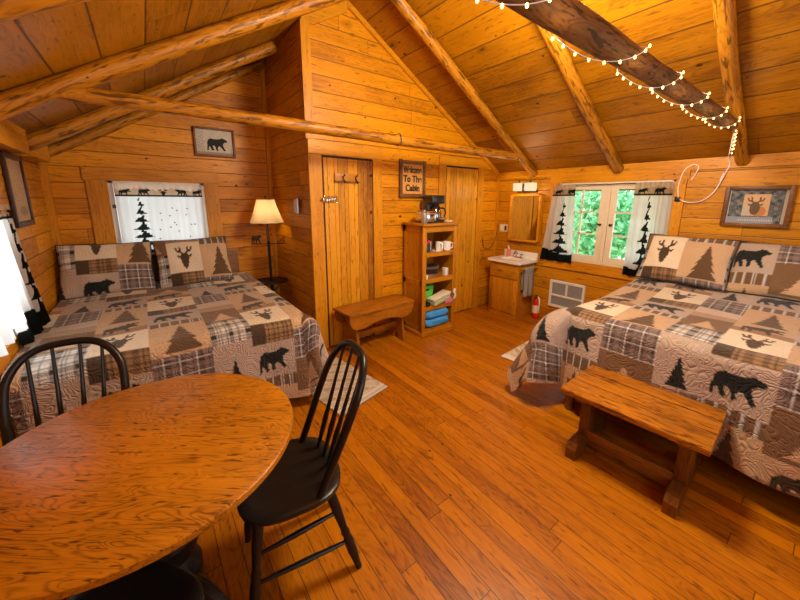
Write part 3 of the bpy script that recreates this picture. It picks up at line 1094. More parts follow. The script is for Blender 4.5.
# ------------------------------------------------------------------ benches
# trestle bench at the foot of the right bed
bx, by = 2.215, .585
tr = thing('trestle_bench', 'short wide wooden trestle bench before the right bed', 'bench', (bx, by, 0), math.radians(2.5))
HX, HY = .245, .36
for i, (a, b) in enumerate(((-HX, -.066), (-.058, .096), (.104, HX))):
    MB().b2((a, -HY, .415), (b, HY, .450), .006).build('top_plank', M['bench'], tr, smooth=30)
for sy in (-1, 1):
    MB().box((0, sy * .255, .245), (.17, .06, .34), None, .005).build('leg', M['bench_dark'], tr, smooth=30)
    m = MB().prism([(-.25, 0), (.25, 0), (.25, .07), (.225, .105), (-.225, .105), (-.25, .07)], lambda u, v, w: (u, w, v), sy * .255 - .03, sy * .255 + .03)
    m.build('foot', M['bench_dark'], tr, smooth=0)
    MB().box((0, sy * .255, .395), (.40, .05, .04), None, .004).build('cleat', M['bench_dark'], tr)
MB().b2((-.082, -.226, .035), (-.045, .226, .135), .004).build('stretcher', wood('bench_rail', 'Y', 'Z', 0, 1, (.12, .038, .004), (.34, .125, .012), knots=.8, fleck=.7), tr)

# old bench by the closet door
bo_ = thing('plank_bench', 'old low plank bench with a scalloped apron before the closet door', 'bench', (1.905, 3.03, 0), math.radians(4))
HX, HY = .435, .165
MB().b2((-HX, -HY, .447), (HX, HY, .478), .006).build('top_plank', M['bench_old'], bo_, smooth=30)
def apron_poly():
    P = [(-HX + .005, .447), (-HX + .005, .40), (-HX + .03, .34), (-HX + .07, .305), (-.25, .30)]
    P += [(-.25 + .5 * i / 14, .30 + .045 * math.sin(PI * i / 14)) for i in range(1, 14)]
    P += [(.25, .30), (HX - .07, .305), (HX - .03, .34), (HX - .005, .40), (HX - .005, .447)]
    return P
for sy in (-1, 1):
    MB().prism(apron_poly(), lambda u, v, w: (u, w, v), sy * (HY - .022) - .011, sy * (HY - .022) + .011).build('apron', M['bench_old'], bo_, smooth=0)
for sx in (-1, 1):
    P = [(-.135, 0), (-.05, 0), (-.035, .07), (0, .10), (.035, .07), (.05, 0), (.135, 0), (.115, .15), (.10, .25), (.125, .38), (.13, .446), (-.13, .446), (-.125, .38), (-.10, .25), (-.115, .15)]
    MB().prism(P, lambda u, v, w: (w, u, v), sx * .31 - .014, sx * .31 + .014).build('leg', M['bench_old_z'], bo_, smooth=0)
MB().b2((-.30, -.012, .15), (.30, .012, .21)).build('stretcher', M['bench_old'], bo_)

# ------------------------------------------------------------------ open shelf and what is on it
SX0, SX1, SY0, SY1, SH = 2.452, 2.938, 2.86, 3.235, 1.345
cx, cy = (SX0 + SX1) / 2, (SY0 + SY1) / 2
sh = thing('open_shelf', 'narrow open pine shelf between the two closet doors', 'shelf', (cx, cy, 0))
hw, hd = (SX1 - SX0) / 2, (SY1 - SY0) / 2
for s in (-1, 1):
    m = MB().b2((s * hw - (.018 if s > 0 else 0), -hd, .04), (s * hw + (0 if s > 0 else .018), hd, SH - .03))
    for z0, z1 in ((.04, .10), (.62, .68), (SH - .10, SH - .03)):
        m.b2((s * hw - .008, -hd, z0), (s * hw + .008, hd, z1))
    m.b2((s * hw - .008, -hd, .04), (s * hw + .008, -hd + .045, SH - .03)).b2((s * hw - .008, hd - .045, .04), (s * hw + .008, hd, SH - .03))
    m.build('side_panel', M['shelf'], sh, smooth=0)
MB().b2((-hw, hd - .012, .04), (hw, hd, SH - .03)).build('back_panel', M['shelf'], sh)
MB().b2((-hw - .035, -hd - .035, SH - .03), (hw + .035, hd, SH), .006).build('top', M['shelf_x'], sh)
for s in (-1, 1):
    MB().b2((s * hw - .028, -hd - .012, .05), (s * hw + .028, -hd + .006, SH - .03), .002).build('front_stile', M['shelf'], sh)
MB().b2((-hw, -hd - .010, SH - .10), (hw, -hd + .006, SH - .03)).build('top_rail', M['shelf_x'], sh)
SZ = [.09, .365, .70, 1.01]
for z in SZ:
    MB().b2((-hw + .01, -hd - .006, z - .05), (hw - .01, hd - .012, z)).build('shelf_board', M['shelf_x'], sh)
MB().b2((-hw - .03, -hd - .03, 0), (hw + .03, hd, .05), .006).build('plinth', M['shelf_x'], sh)


def at(x, y, z):
    return (x, y, z)


# coffee maker
cm = thing('coffee_maker', 'black drip coffee maker with glass jug on top of the open shelf', 'coffee maker', (2.735, 3.03, SH), math.radians(-10))
MB().b2((-.085, -.11, 0), (.085, .11, .035), .01).build('base', M['dark'], cm)
MB().b2((-.085, -.0, .03), (.085, .11, .27), .01).build('water_tank', M['dark'], cm)
MB().b2((-.09, -.11, .215), (.09, .11, .315), .015).build('brew_head', M['dark'], cm)
jug = MB().lathe([(.04, .0), (.062, .01), (.066, .06), (.055, .11), (.045, .135)], 20, (0, -.045, .037)).build('jug', glass_mat('jug_glass', (.45, .40, .36), .25), cm)
MB().lathe([(.047, .135), (.05, .15), (.02, .158)], 20, (0, -.045, .037)).build('jug_lid', M['dark'], jug)
MB().tube(sm_path([(.045, -.06, .165), (.10, -.075, .16), (.115, -.08, .11), (.095, -.075, .065), (.06, -.06, .06)], 5), .009, 8).build('handle', M['dark'], jug)
# toaster
to = thing('toaster', 'chrome two slice toaster with a coppery top beside the coffee maker', 'toaster', (2.580, 2.99, SH), math.radians(-8))
MB().b2((-.07, -.12, .01), (.07, .12, .130), .022).build('body', M['chrome'], to)
tpl = MB().b2((-.055, -.10, .126), (.055, .10, .136), .004).build('top_plate', M['copper'], to)
m = MB()
for s in (-.025, .025):
    m.b2((s - .012, -.085, .132), (s + .012, .085, .1375))
m.build('slot', M['dark'], tpl)
MB().b2((-.015, -.135, .075), (.015, -.115, .10), .004).build('lever', M['dark'], to)
MB().b2((-.072, -.122, 0), (.072, .122, .02), .006).build('base', M['dark'], to)
tag(MB().lathe([(.03, 0), (.034, .01), (.034, .12), (.02, .135), (.018, .15), (.001, .152)], 18).build('canister', M['steel'], loc=(2.462, 2.885, SH)), 'small steel canister at the left front of the shelf top', 'canister')
tag(MB().b2((-.05, -.035, 0), (.05, .035, .022), .004).build('paper_packet', M['paper'], loc=(2.90, 2.95, SH), rot=(0, 0, .3)), 'small white packet on the right end of the shelf top', 'packet')


def mug(loc, rz, label):
    o = thing('mug', label, 'mug', loc, rz, 'mugs on the top inner shelf')
    MB().lathe([(.036, 0), (.043, .004), (.047, .055), (.047, .108), (.044, .108), (.041, .01), (.001, .008)], 20).build('cup', M['ceramic'], o)
    MB().tube(sm_path([(.045, 0, .09), (.074, 0, .085), (.079, 0, .055), (.068, 0, .028), (.044, 0, .024)], 5), .008, 8).build('handle', M['ceramic'], o)
    return o


m1 = mug((2.735, 2.915, SZ[3]), -1.9, 'cream mug standing second from the right on the top inner shelf')
copy_thing(m1, (2.845, 2.90, SZ[3]), -.3, 'white mug with its handle outwards at the right of the top inner shelf')
tag(MB().lathe([(.05, 0), (.055, .006), (.055, .012), (.03, .008), (.001, .008)], 24).build('saucer', M['ceramic'], loc=(2.68, 2.905, SZ[3])), 'small white saucer in front of the mugs', 'saucer')
g = thing('storage_jar', 'dark glass jar with a red lid at the left of the top inner shelf', 'jar', (2.56, 2.94, SZ[3]))
MB().lathe([(.036, 0), (.042, .008), (.042, .09), (.034, .105)], 18).build('jar', M['dark'], g)
MB().lathe([(.036, .104), (.038, .108), (.038, .135), (.03, .14)], 18).build('lid', M['red'], g)
g = thing('storage_jar', 'steel lidded jar between the red lidded jar and the mugs', 'jar', (2.645, 3.0, SZ[3]))
MB().lathe([(.036, 0), (.042, .006), (.042, .11), (.036, .12)], 18).build('jar', M['steel'], g)
MB().lathe([(.038, .12), (.038, .135), (.008, .14), (.008, .155)], 18).build('lid', M['dark'], g)
# pans
def pan(z, r, h, label, mt):
    o = thing('frying_pan', label, 'pan', (2.64, 2.99, z), 0, 'pans on the middle shelf')
    MB().lathe([(r * .8, 0), (r * .9, .004), (r, h), (r - .006, h), (r * .86, .01), (.001, .008)], 28).build('bowl', mt, o)
    MB().box((.03, .0 + r * .98, h - .012), (.022, .05, .012), None, .004).build('handle', M['dark'], o)
pan(SZ[2], .125, .05, 'grey metal pan at the bottom of the pan stack', M['steel'])
pan(SZ[2] + .052, .12, .045, 'black pan in the middle of the pan stack', M['pot'])
pan(SZ[2] + .099, .13, .038, 'dark grey pan on top of the pan stack', plain('grey_pan', (.22, .22, .22), .35, .7))
tag(MB().b2((-.025, -.03, 0), (.025, .03, .095), .005).build('salt_carton', M['white'], loc=(2.845, 2.915, SZ[2])), 'small white carton beside the pan stack', 'carton')
tag(MB().lathe([(.018, 0), (.02, .003), (.02, .04), (.014, .05), (.001, .052)], 14).build('shaker', M['white'], loc=(2.51, 2.88, SZ[2])), 'tiny white shaker at the left front of the middle shelf', 'shaker')
# green bin, papers, blue bags
gb = thing('storage_bin', 'bright green plastic bin on the lower shelf', 'bin', (2.592, 3.06, SZ[1]))
m = MB()
w0, w1, d0, d1, h = .085, .105, .09, .105, .225
o8 = [(-w0, -d0, 0), (w0, -d0, 0), (w0, d0, 0), (-w0, d0, 0), (-w1, -d1, h), (w1, -d1, h), (w1, d1, h), (-w1, d1, h)]
i8 = [(x * .95, y * .95, z if z > 0 else .006) for x, y, z in o8]
m.add(o8 + i8, [(0, 1, 2, 3), (0, 4, 5, 1), (1, 5, 6, 2), (2, 6, 7, 3), (3, 7, 4, 0), (8, 11, 10, 9), (8, 9, 13, 12), (9, 10, 14, 13), (10, 11, 15, 14), (11, 8, 12, 15), (4, 12, 13, 5), (5, 13, 14, 6), (6, 14, 15, 7), (7, 15, 12, 4)])
m.build('body', M['green'], gb, smooth=0)
MB().box((0, -.102, .175), (.075, .012, .022), None, .008).build('handle_slot', M['dark'], gb)
R3 = Euler((0, math.radians(-11), math.radians(6))).to_matrix()
tag(MB().box((0, 0, .03), (.31, .13, .022), R3, .004).build('magazine', M['paper'], loc=(2.725, 2.885, SZ[1] + .070)), 'cream magazine lying sloped on top of the paper pile', 'magazine')
tag(MB().box((0, 0, 0), (.30, .125, .05), R3, .006).build('paper_pack', M['greenpaper'], loc=(2.73, 2.887, SZ[1] + .055)), 'pale green paper pack under the cream magazine', 'pack')
tag(MB().box((0, 0, .025), (.135, .12, .045), None, .008).build('snack_packet', M['pink'], loc=(2.846, 2.885, SZ[1])), 'pink and white packet at the right of the lower shelf', 'packet')
tag(MB().lathe([(.001, -.05), (.028, -.045), (.032, 0), (.028, .045), (.001, .05)], 16, (0, 0, .032), Euler((PI / 2, 0, 0)).to_matrix()).build('tape_roll', M['dark'], loc=(2.525, 2.89, SZ[1])), 'small dark roll at the left front of the lower shelf', 'roll')
def soft(name, label, loc, s, seed):
    R_ = random.Random(seed)
    n, k = 36, 18
    vs, fs = [], []
    a1, a2 = R_.random() * 6, R_.random() * 6
    for i in range(k + 1):
        ph = -PI / 2 + PI * i / k
        for j in range(n):
            th = 2 * PI * j / n
            e = .32
            f = lambda v: math.copysign(abs(v) ** e, v)
            x_, y_, z_ = f(math.cos(ph)) * f(math.cos(th)), f(math.cos(ph)) * f(math.sin(th)), math.copysign(abs(math.sin(ph)) ** .6, math.sin(ph))
            q = 1 + .035 * math.sin(th * 5 + a1 + z_ * 3) + .025 * math.sin(th * 9 + a2)
            vs.append((x_ * s[0] / 2 * q, y_ * s[1] / 2 * q, z_ * s[2] / 2 * (1 + .06 * math.sin(x_ * 5 + a1)) + s[2] / 2 * 1.05))
    for i in range(k):
        for j in range(n):
            fs.append((i * n + j, i * n + (j + 1) % n, (i + 1) * n + (j + 1) % n, (i + 1) * n + j))
    o = MB().add(vs, fs).build(name, M['blue'], loc=loc, smooth=60)
    return tag(o, label, 'blanket', 'folded blue blankets')
soft('folded_blanket', 'bright blue folded blanket at the bottom of the shelf', (2.69, 2.99, SZ[0]), (.385, .30, .105), 1)
soft('folded_blanket', 'bright blue folded blanket lying on the other blue blanket', (2.685, 2.99, SZ[0] + .110), (.375, .30, .100), 2)
tag(MB().tube(sm_path([(0, 0, 0), (.01, -.01, .05), (-.012, -.005, .09), (.012, 0, .12), (0, .005, .06)], 5), .012, 8).build('plastic_bag', M['white'], loc=(2.925, 2.825, .41)), 'wisp of white plastic bag hanging at the right shelf edge', 'bag')

# ------------------------------------------------------------------ sign, hook rail, thermostat, small wall things
def text_part(s, size, loc, rot, mat, parent, depth=.002, name='lettering'):
    cu = bpy.data.curves.new('txt', 'FONT')
    cu.body = s
    cu.size = size
    cu.align_x = 'CENTER'
    cu.align_y = 'CENTER'
    cu.extrude = depth
    cu.offset = size * .03
    ob = bpy.data.objects.new('txt', cu)
    C.objects.link(ob)
    dg = bpy.context.evaluated_depsgraph_get()
    me = bpy.data.meshes.new_from_object(ob.evaluated_get(dg))
    bpy.data.objects.remove(ob)
    me.materials.clear()
    me.materials.append(mat)
    o = bpy.data.objects.new(name, me)
    C.objects.link(o)
    o.location = loc
    o.rotation_euler = rot
    o.parent = parent
    return o


sg = thing('wall_sign', 'rustic wooden welcome sign hanging above the coffee maker', 'sign', (2.582, YC - .004, 1.845))
SW, SHT = .20, .222
MB().b2((-.165, -.02, -.185), (.165, 0, .185)).build('board', wood('sign_board', 'X', 'Z', 0, 1, (.50, .22, .045), (.72, .36, .09), knots=.3), sg)
for s in (-1, 1):
    MB().b2((s * .175 - .02, -.034, -SHT), (s * .175 + .02, -.002, SHT), .006).build('frame_stick', M['frame_brown'], sg)
    MB().b2((-SW, -.042, s * .19 - .02), (SW, -.012, s * .19 + .02), .006).build('frame_stick', M['frame_brown'], sg)
for s, z in (('Welcome', .105), ('To The', .0), ('Cabin', -.105)):
    text_part(s, .105, (0, -.022, z), (PI / 2, 0, 0), M['dark'], sg).scale = (.66 if s == 'Welcome' else .88, 1, 1)

hr = thing('hook_rail', 'short wooden coat rail with two hooks on the closet door', 'hook rail', (1.71, YC - .02, 1.825))
MB().b2((-.145, -.02, -.038), (.145, 0, .038), .003).build('board', wood('rail_board', 'X', 'Z', 0, 1, (.30, .11, .008), (.58, .23, .02), knots=.2), hr)
MB().b2((-.150, -.028, -.046), (.148, -.0, -.036)).build('ledge', M['frame_brown'], hr)
for s in (-.055, .09):
    MB().tube(sm_path([(s, -.02, .01), (s, -.05, .012), (s, -.065, .03)], 4), .006, 8).tube(sm_path([(s, -.02, .0), (s, -.045, -.03), (s, -.06, -.055), (s, -.075, -.04)], 4), .006, 8).build('hook', M['black_metal'], hr)

th = thing('thermometer', 'small beige and steel thermometer on the closet side wall', 'thermometer', (XC - .004, 3.56, 1.53))
MB().b2((-.02, -.02, -.068), (0, .10, .068), .004).build('case', M['cream_paint'], th)
MB().lathe([(.001, -.075), (.02, -.07), (.022, 0), (.02, .07), (.006, .075), (.006, .085)], 16, (-.03, -.05, 0)).build('tube', M['steel'], th)

ol = thing('outlet_plate', 'cream double outlet plate on the wall beside the mirror', 'outlet', (XR - .003, 3.115, 1.205))
MB().b2((-.006, -.07, -.055), (0, .07, .055), .003).build('plate', M['cream_paint'], ol)
MB().b2((-.009, -.052, -.035), (-.005, -.018, .035), .002).build('socket', M['dark'], ol)
MB().b2((-.012, .025, -.02), (-.005, .045, .02), .002).build('switch', M['white'], ol)

tag(MB().tube(sm_path([(3.93, YC - .012, 1.06), (3.95, YC - .012, .95), (3.99, YC - .012, .90), (4.07, YC - .014, .89), (4.14, YC - .02, .93), (4.20, YC - .03, 1.02), (4.205, YC - .05, 1.15)], 6), .004, 6).build('black_cable', M['dark']), 'thin dark cable hanging in the corner above the vanity', 'cable')

# ------------------------------------------------------------------ vanity, mirror, sconce
VX0, VX1, VY0, VY1, VZ = 3.84, 4.205, 2.55, 3.02, .775
va = thing('vanity_cabinet', 'small pine washbasin cabinet in the far right corner', 'cabinet', ((VX0 + VX1) / 2, (VY0 + VY1) / 2, 0))
hx, hy = (VX1 - VX0) / 2, (VY1 - VY0) / 2
MB().b2((-hx + .02, -hy, .0), (hx, hy, VZ)).build('body', M['cab_y'], va, smooth=0)
drw = MB().b2((-hx, -hy + .005, .555), (-hx + .02, hy - .005, VZ - .012), .003).build('drawer_front', M['cab_y'], va)
MB().b2((-hx, -hy + .005, .07), (-hx + .02, hy - .005, .545), .003).build('door', M['cab'], va)
MB().b2((-hx + .01, -hy, 0), (-hx + .02, hy, .065)).build('kick_board', M['cab_y'], va)
MB().tube([(-hx - .002, .02, .665), (-hx - .02, .03, .66), (-hx - .02, .075, .66), (-hx - .002, .085, .665)], .004, 6).build('pull', M['dark'], drw)
MB().b2((-.15, -hy - .03, .66), (-.12, -hy, .74), .006).b2((.12, -hy - .03, .66), (.15, -hy, .74), .006).build('bar_bracket', M['cab_y'], va)
MB().tube([(-.20, -hy - .045, .715), (.17, -hy - .045, .715)], .015, 10).build('towel_bar', M['cab_y'], va)
# countertop with basin
ct = thing('washbasin', 'cream basin with backsplash on the pine cabinet', 'washbasin', ((VX0 + VX1) / 2, (VY0 + VY1) / 2, VZ))
n = 30
vs, fs = [], []
a_, b_ = hx + .035, hy + .035
def sq(t, A, B, e):
    c_, s_ = math.cos(t), math.sin(t)
    r = (abs(c_) ** e + abs(s_) ** e) ** (-1 / e)
    return (A * r * c_, B * r * s_)
rings = [(a_, b_, 0, 40), (a_, b_, .028, 40), (a_ - .004, b_ - .004, .033, 40), (.12, .16, .033, 2), (.11, .15, .022, 2), (.085, .12, -.03, 2), (.02, .02, -.05, 2)]
for A, B, z, e in rings:
    for k in range(n * 2):
        x_, y_ = sq(2 * PI * k / (n * 2), A, B, e)
        vs.append((x_ - .01, y_, z))
for i in range(len(rings) - 1):
    for k in range(n * 2):
        fs.append((i * 2 * n + k, i * 2 * n + (k + 1) % (2 * n), (i + 1) * 2 * n + (k + 1) % (2 * n), (i + 1) * 2 * n + k))
MB().add(vs, fs).build('basin', M['marble'], ct)
MB().b2((hx - .004, -b_, .028), (hx + .018, b_, .125), .004).build('backsplash', M['marble'], ct)
fa = thing('basin_faucet', 'low chrome faucet with two handles on the basin top', 'faucet', (VX1 - .055, (VY0 + VY1) / 2, VZ + .033))
MB().b2((-.025, -.08, 0), (.025, .08, .018), .006).build('base', M['chrome'], fa)
MB().tube(sm_path([(0, 0, .01), (-.01, 0, .06), (-.05, 0, .085), (-.095, 0, .07)], 5), .011, 10).build('spout', M['chrome'], fa)
for s in (-1, 1):
    MB().lathe([(.016, .015), (.014, .04), (.022, .05), (.022, .06), (.001, .066)], 12, (0, s * .06, 0)).build('handle', M['chrome'], fa)
sb = thing('soap_bottle', 'pink hand soap pump bottle at the back corner of the basin', 'soap bottle', (4.15, 2.945, VZ + .033))
MB().lathe([(.026, 0), (.03, .005), (.03, .08), (.022, .105), (.012, .115)], 18).build('bottle', M['soap'], sb)
MB().lathe([(.013, .114), (.013, .128), (.005, .13), (.005, .155)], 12).tube([(0, 0, .152), (-.03, 0, .150)], .006, 8).build('pump', M['white'], sb)
# towel on the bar
def towel():
    nu, nv = 16, 40
    P = np.zeros((nu, nv, 3))
    for i in range(nu):
        for j in range(nv):
            x_ = -.10 + .20 * i / (nu - 1)
            s = j / (nv - 1)
            L1, L2 = .38, .30
            d = s * (L1 + L2 + .06) - L1
            if d < 0:
                y_, z_ = -.022, d
            elif d < .06:
                a = d / .06 * PI
                y_, z_ = -.022 * math.cos(a), .02 * math.sin(a)
            else:
                y_, z_ = .022, -(d - .06)
            fold = .008 * math.sin(i * .9 + 1) * min(1, abs(z_) * 5)
            P[i, j] = (x_ * (1 + .12 * min(1, abs(z_) * 3)), y_ + (fold - .012 * min(1, abs(z_) * 4) if y_ < 0 else fold * .2), z_)
    o = MB().grid(P).build('hand_towel', M['grey'], loc=((VX0 + VX1) / 2 - .03, VY0 - .045, .716), smooth=80)
    md = o.modifiers.new('thickness', 'SOLIDIFY')
    md.thickness = .005
    return tag(o, 'grey hand towel hanging from the bar at the side of the basin cabinet', 'towel')
towel()

mc = thing('mirror_cabinet', 'wood framed mirror above the washbasin', 'mirror', (XR - .03, 2.738, 1.37))
mw_, mh = .225, .31
for s in (-1, 1):
    MB().b2((-.055, s * mw_ - .016, -mh), (.025, s * mw_ + .016, mh), .003).build('frame_stile', M['trim_z'], mc)
    MB().b2((-.055, -mw_ + .016, s * mh - .016), (.025, mw_ - .016, s * mh + .016), .003).build('frame_rail', M['trim_y'], mc)
MB().b2((-.042, -mw_ + .02, -mh + .02), (-.038, mw_ - .02, mh - .02)).build('mirror_glass', M['mirror'], mc)
sc = thing('vanity_sconce', 'brass wall lamp with two lit square glass shades above the mirror', 'wall lamp', (XR - .004, 2.76, 1.79))
MB().b2((-.02, -.15, -.075), (0, .15, -.035), .004).b2((-.118, -.013, -.065), (0, .013, .045), .003).build('back_plate', M['iron'], sc)
for s in (-1, 1):
    MB().b2((-.125, s * .088 - .068, -.055), (-.030, s * .088 + .068, .052), .010).build('shade', M['sconce_glass'], sc)
    MB().lathe([(.012, .058), (.012, .07), (.006, .085), (.001, .088)], 10, (-.08, s * .085, 0)).build('finial', M['black_metal'], sc)

fe = thing('fire_extinguisher', 'red fire extinguisher on the floor beside the basin cabinet', 'fire extinguisher', (4.165, 2.447, 0))
MB().lathe([(.04, 0), (.046, .008), (.046, .24), (.036, .275), (.016, .29)], 22).build('cylinder', M['red'], fe)
MB().lathe([(.0465, .08), (.0465, .19)], 22, cap=False).build('paper_label', M['paper'], fe)
MB().lathe([(.015, .288), (.015, .32), (.008, .33)], 12).box((-.03, 0, .335), (.08, .016, .01), Euler((0, .25, 0)).to_matrix(), .003).box((-.03, 0, .312), (.07, .016, .01), None, .003).build('valve', M['dark'], fe)
MB().tube(sm_path([(.0, -.015, .305), (-.02, -.05, .28), (-.03, -.062, .18), (-.03, -.058, .10)], 6), .009, 8).build('hose', M['white'], fe)

# heater below the window
he = thing('wall_heater', 'white framed heater with grey grille panels low on the wall under the window', 'heater', (XR - .002, 2.065, .40))
MB().b2((-.02, -.22, -.17), (0, .22, .17)).build('grille', M['grille'], he)
m = MB()
for (y0, y1, z0, z1) in ((-.23, .23, .15, .18), (-.23, .23, -.18, -.15), (-.23, -.20, -.18, .18), (.20, .23, -.18, .18), (-.012, .012, -.02, .16), (-.21, .21, -.03, -.008)):
    ins = 0 if z1 - z0 > .3 else .001
    m.b2((-.035 + ins, y0 + ins, z0), (-.004, y1 - ins, z1), .003 if not ins else 0)
m.build('frame', M['white_paint'], he, smooth=0)

# ------------------------------------------------------------------ pictures
def picture(name, label, loc, rz, w, h, fwid, fmat, painter, tilt=0.0, deep=.03):
    """hangs on a wall, face towards local -y"""
    o = thing(name, label, 'picture', loc, rz)
    for s in (-1, 1):
        MB().b2((s * (w / 2 - fwid / 2) - fwid / 2, -deep, -h / 2), (s * (w / 2 - fwid / 2) + fwid / 2, 0, h / 2), .004).build('frame_stile', fmat, o)
        MB().b2((-w / 2 + fwid, -deep, s * (h / 2 - fwid / 2) - fwid / 2), (w / 2 - fwid, 0, s * (h / 2 - fwid / 2) + fwid / 2), .004).build('frame_rail', fmat, o)
    n = 120
    k = max(40, int(n * h / w))
    uu, vv = np.meshgrid(np.linspace(0, 1, n), np.linspace(0, 1, k), indexing='ij')
    P = np.stack([(uu - .5) * (w - fwid * 1.6), np.full_like(uu, -.008), (.5 - vv) * (h - fwid * 1.6)], -1)
    col = painter(uu, vv)
    colour_grid('print', P, col, M['print'], o)
    return o


def noise2(u, v, f, seed):
    r = np.random.default_rng(int(seed * 10))
    out = np.zeros_like(u)
    for i in range(6):
        a, b, c, d = r.random(4) * 6
        out += np.sin(u * f * (1 + a) + b) * np.sin(v * f * (1 + c) + d)
    return out / 3


def paint_bear(u, v):
    col = np.zeros(u.shape + (3,))
    col[:] = (.60, .55, .46)
    col *= (1 + .10 * noise2(u, v, 9, 3))[..., None]
    put(col, (u < .22) & (noise2(u, v, 20, 8) > .2), (.30, .29, .24))
    put(col, (v > .88), (.36, .30, .22))
    put(col, inpoly((u - .30) / .55, (v - .30) / .52, BEAR), (.02, .02, .02))
    return col


def paint_map(u, v):
    col = np.zeros(u.shape + (3,))
    col[:] = (.50, .32, .15)
    col *= (1 + .2 * noise2(u, v, 14, 5))[..., None]
    put(col, (np.abs(noise2(u, v, 12, 11)) < .07), (.20, .11, .045))
    put(col, np.hypot((u - .62) / .25, (v - .82) / .08) < 1, (.26, .17, .10))
    return col


def paint_deer(u, v):
    col = np.zeros(u.shape + (3,))
    col[:] = (.11, .12, .12)
    nz = noise2(u, v, 6, 21)
    put(col, nz > .35, (.19, .20, .20))
    put(col, nz < -.5, (.05, .055, .06))
    put(col, noise2(u, v, 22, 4) > 1.0, (.55, .50, .38))
    put(col, (v > .80) & (u < .8), (.28, .31, .36))
    put(col, (u > .93), (.50, .47, .40))
    put(col, (u < .04), (.52, .52, .50))
    inner = (np.abs(u - .49) < .22) & (np.abs(v - .46) < .31)
    put(col, inner, (.60, .38, .20))
    put(col, inner & (u < .42) & (v > .45), (.50, .42, .32))
    a, b = (u - .30) / .36, (v - .22) / .50
    put(col, inner & (np.hypot((u - .56) / .11, (v - .64) / .15) < 1), (.50, .20, .07))
    put(col, inner & deer(a, b), (.13, .085, .05))
    put(col, inner & (np.hypot((u - .48) / .085, (v - .55) / .19) < 1), (.13, .085, .05))
    put(col, (np.abs(v - .895) < .02) & (np.abs(u - .52) < .30) & (np.sin(u * 160) > -.2), (.52, .50, .46))
    return col


picture('framed_picture', 'small framed black bear picture above the left window', (.708, YB - .004, 2.213), 0, .405, .305, .022, M['frame_tan'], paint_bear)
picture('framed_picture', 'dark framed tan print on the left wall', (XL + .004, 3.575, 1.645), PI / 2, .44, .495, .038, M['frame_dark'], paint_map, deep=.02)
pd = picture('framed_picture', 'rustic framed moose print on the wall above the right bed', (XR - .004, .507, 1.568), -PI / 2, .425, .35, .032, M['frame_brown'], paint_deer, deep=.035)

# ------------------------------------------------------------------ windows and curtains
def win_frame(n, axis, pos, a0, a1, z0, z1, parts, label, mat, paint_edge):
    """frame bars given as (u0,u1,v0,v1,depth0,depth1) in wall coordinates"""
    m = MB()
    for (u0, u1, v0, v1, d0, d1) in parts:
        if axis == 'X':
            m.b2((min(pos + d0, pos + d1), u0, v0), (max(pos + d0, pos + d1), u1, v1), .002)
        else:
            m.b2((u0, min(pos + d0, pos + d1), v0), (u1, max(pos + d0, pos + d1), v1), .002)
    o = m.build('window_%d' % n, mat, smooth=0)
    struct(o, label)
    return o


# window 1 (back wall): outer frame, one meeting bar
a0, a1, z0, z1 = W1
parts = [(a0, a0 + .04, z0, z1, -.012, TH), (a1 - .04, a1, z0, z1, -.012, TH), (a0, a1, z1 - .025, z1, -.012, TH), (a0, a1, z0, z0 + .04, -.012, TH),
         ((a0 + a1) / 2 - .012, (a0 + a1) / 2 + .012, z0, z1, .05, .08), (a0, a1, 1.46, 1.485, .05, .08)]
w1 = win_frame(1, 'Y', YB, a0, a1, z0, z1, parts, 'white window behind the spruce print curtain', M['white_paint'], 0)
MB().b2((a0, YB + .06, z0), (a1, YB + .064, z1)).build('pane', M['glass'], w1)
MB().b2((a0 + .012, YB - .020, 1.50), (a0 + .04, YB - .010, 1.535)).build('catch', M['frame_brown'], w1)
# window 2 (right wall): two casements
y0, y1, z0, z1 = W2
yc_ = 1.715
parts = [(y0, y1, z1 - .022, z1, -.01, TH), (y0, y1, z0, z0 + .022, -.01, TH), (y0, y0 + .025, z0, z1, -.01, TH), (y1 - .025, y1, z0, z1, -.01, TH), (yc_ - .022, yc_ + .022, z0, z1, .0, TH)]
w2 = win_frame(2, 'X', XR, y0, y1, z0, z1, parts, 'white casement window pair with garden view on the right wall', M['cream_paint'], 0)
for (s0, s1, sgn) in ((yc_ + .024, y1 - .028, 1), (y0 + .028, yc_ - .024, -1)):
    m = MB()
    st_ = .062
    for (u0, u1, v0, v1) in ((s0, s0 + st_, z0 + .024, z1 - .024), (s1 - st_, s1, z0 + .024, z1 - .024), (s0, s1, z0 + .024, z0 + .095), (s0, s1, z1 - .085, z1 - .024)):
        ins = 0 if v1 - v0 > .5 else .001
        m.b2((XR + .004 + ins, u0 + ins, v0), (XR + .045 - ins, u1 - ins, v1), .003)
    mid = (s0 + s1) / 2
    m.b2((XR + .012, mid - .009, z0 + .05), (XR + .035, mid + .009, z1 - .05))
    for k in (1, 2):
        zz = z0 + .095 + (z1 - z0 - .18) * k / 3
        m.b2((XR + .012, s0 + .03, zz - .009), (XR + .035, s1 - .03, zz + .009))
    sa = m.build('sash', M['cream_paint'], w2, smooth=0)
    MB().b2((XR + .022, s0 + .03, z0 + .05), (XR + .025, s1 - .03, z1 - .05)).build('pane', M['glass'], sa)
    yk = s0 + .03 if sgn > 0 else s1 - .03
    MB().lathe([(.001, 0), (.014, .002), (.014, .01), (.008, .02), (.001, .022)], 10, (XR + .003, yk, 1.335), Euler((0, -PI / 2, 0)).to_matrix()).box((XR - .014, yk + sgn * .012, 1.335), (.008, .045, .014), Euler((.5 * sgn, 0, 0)).to_matrix(), .003).build('catch', M['iron'], sa)
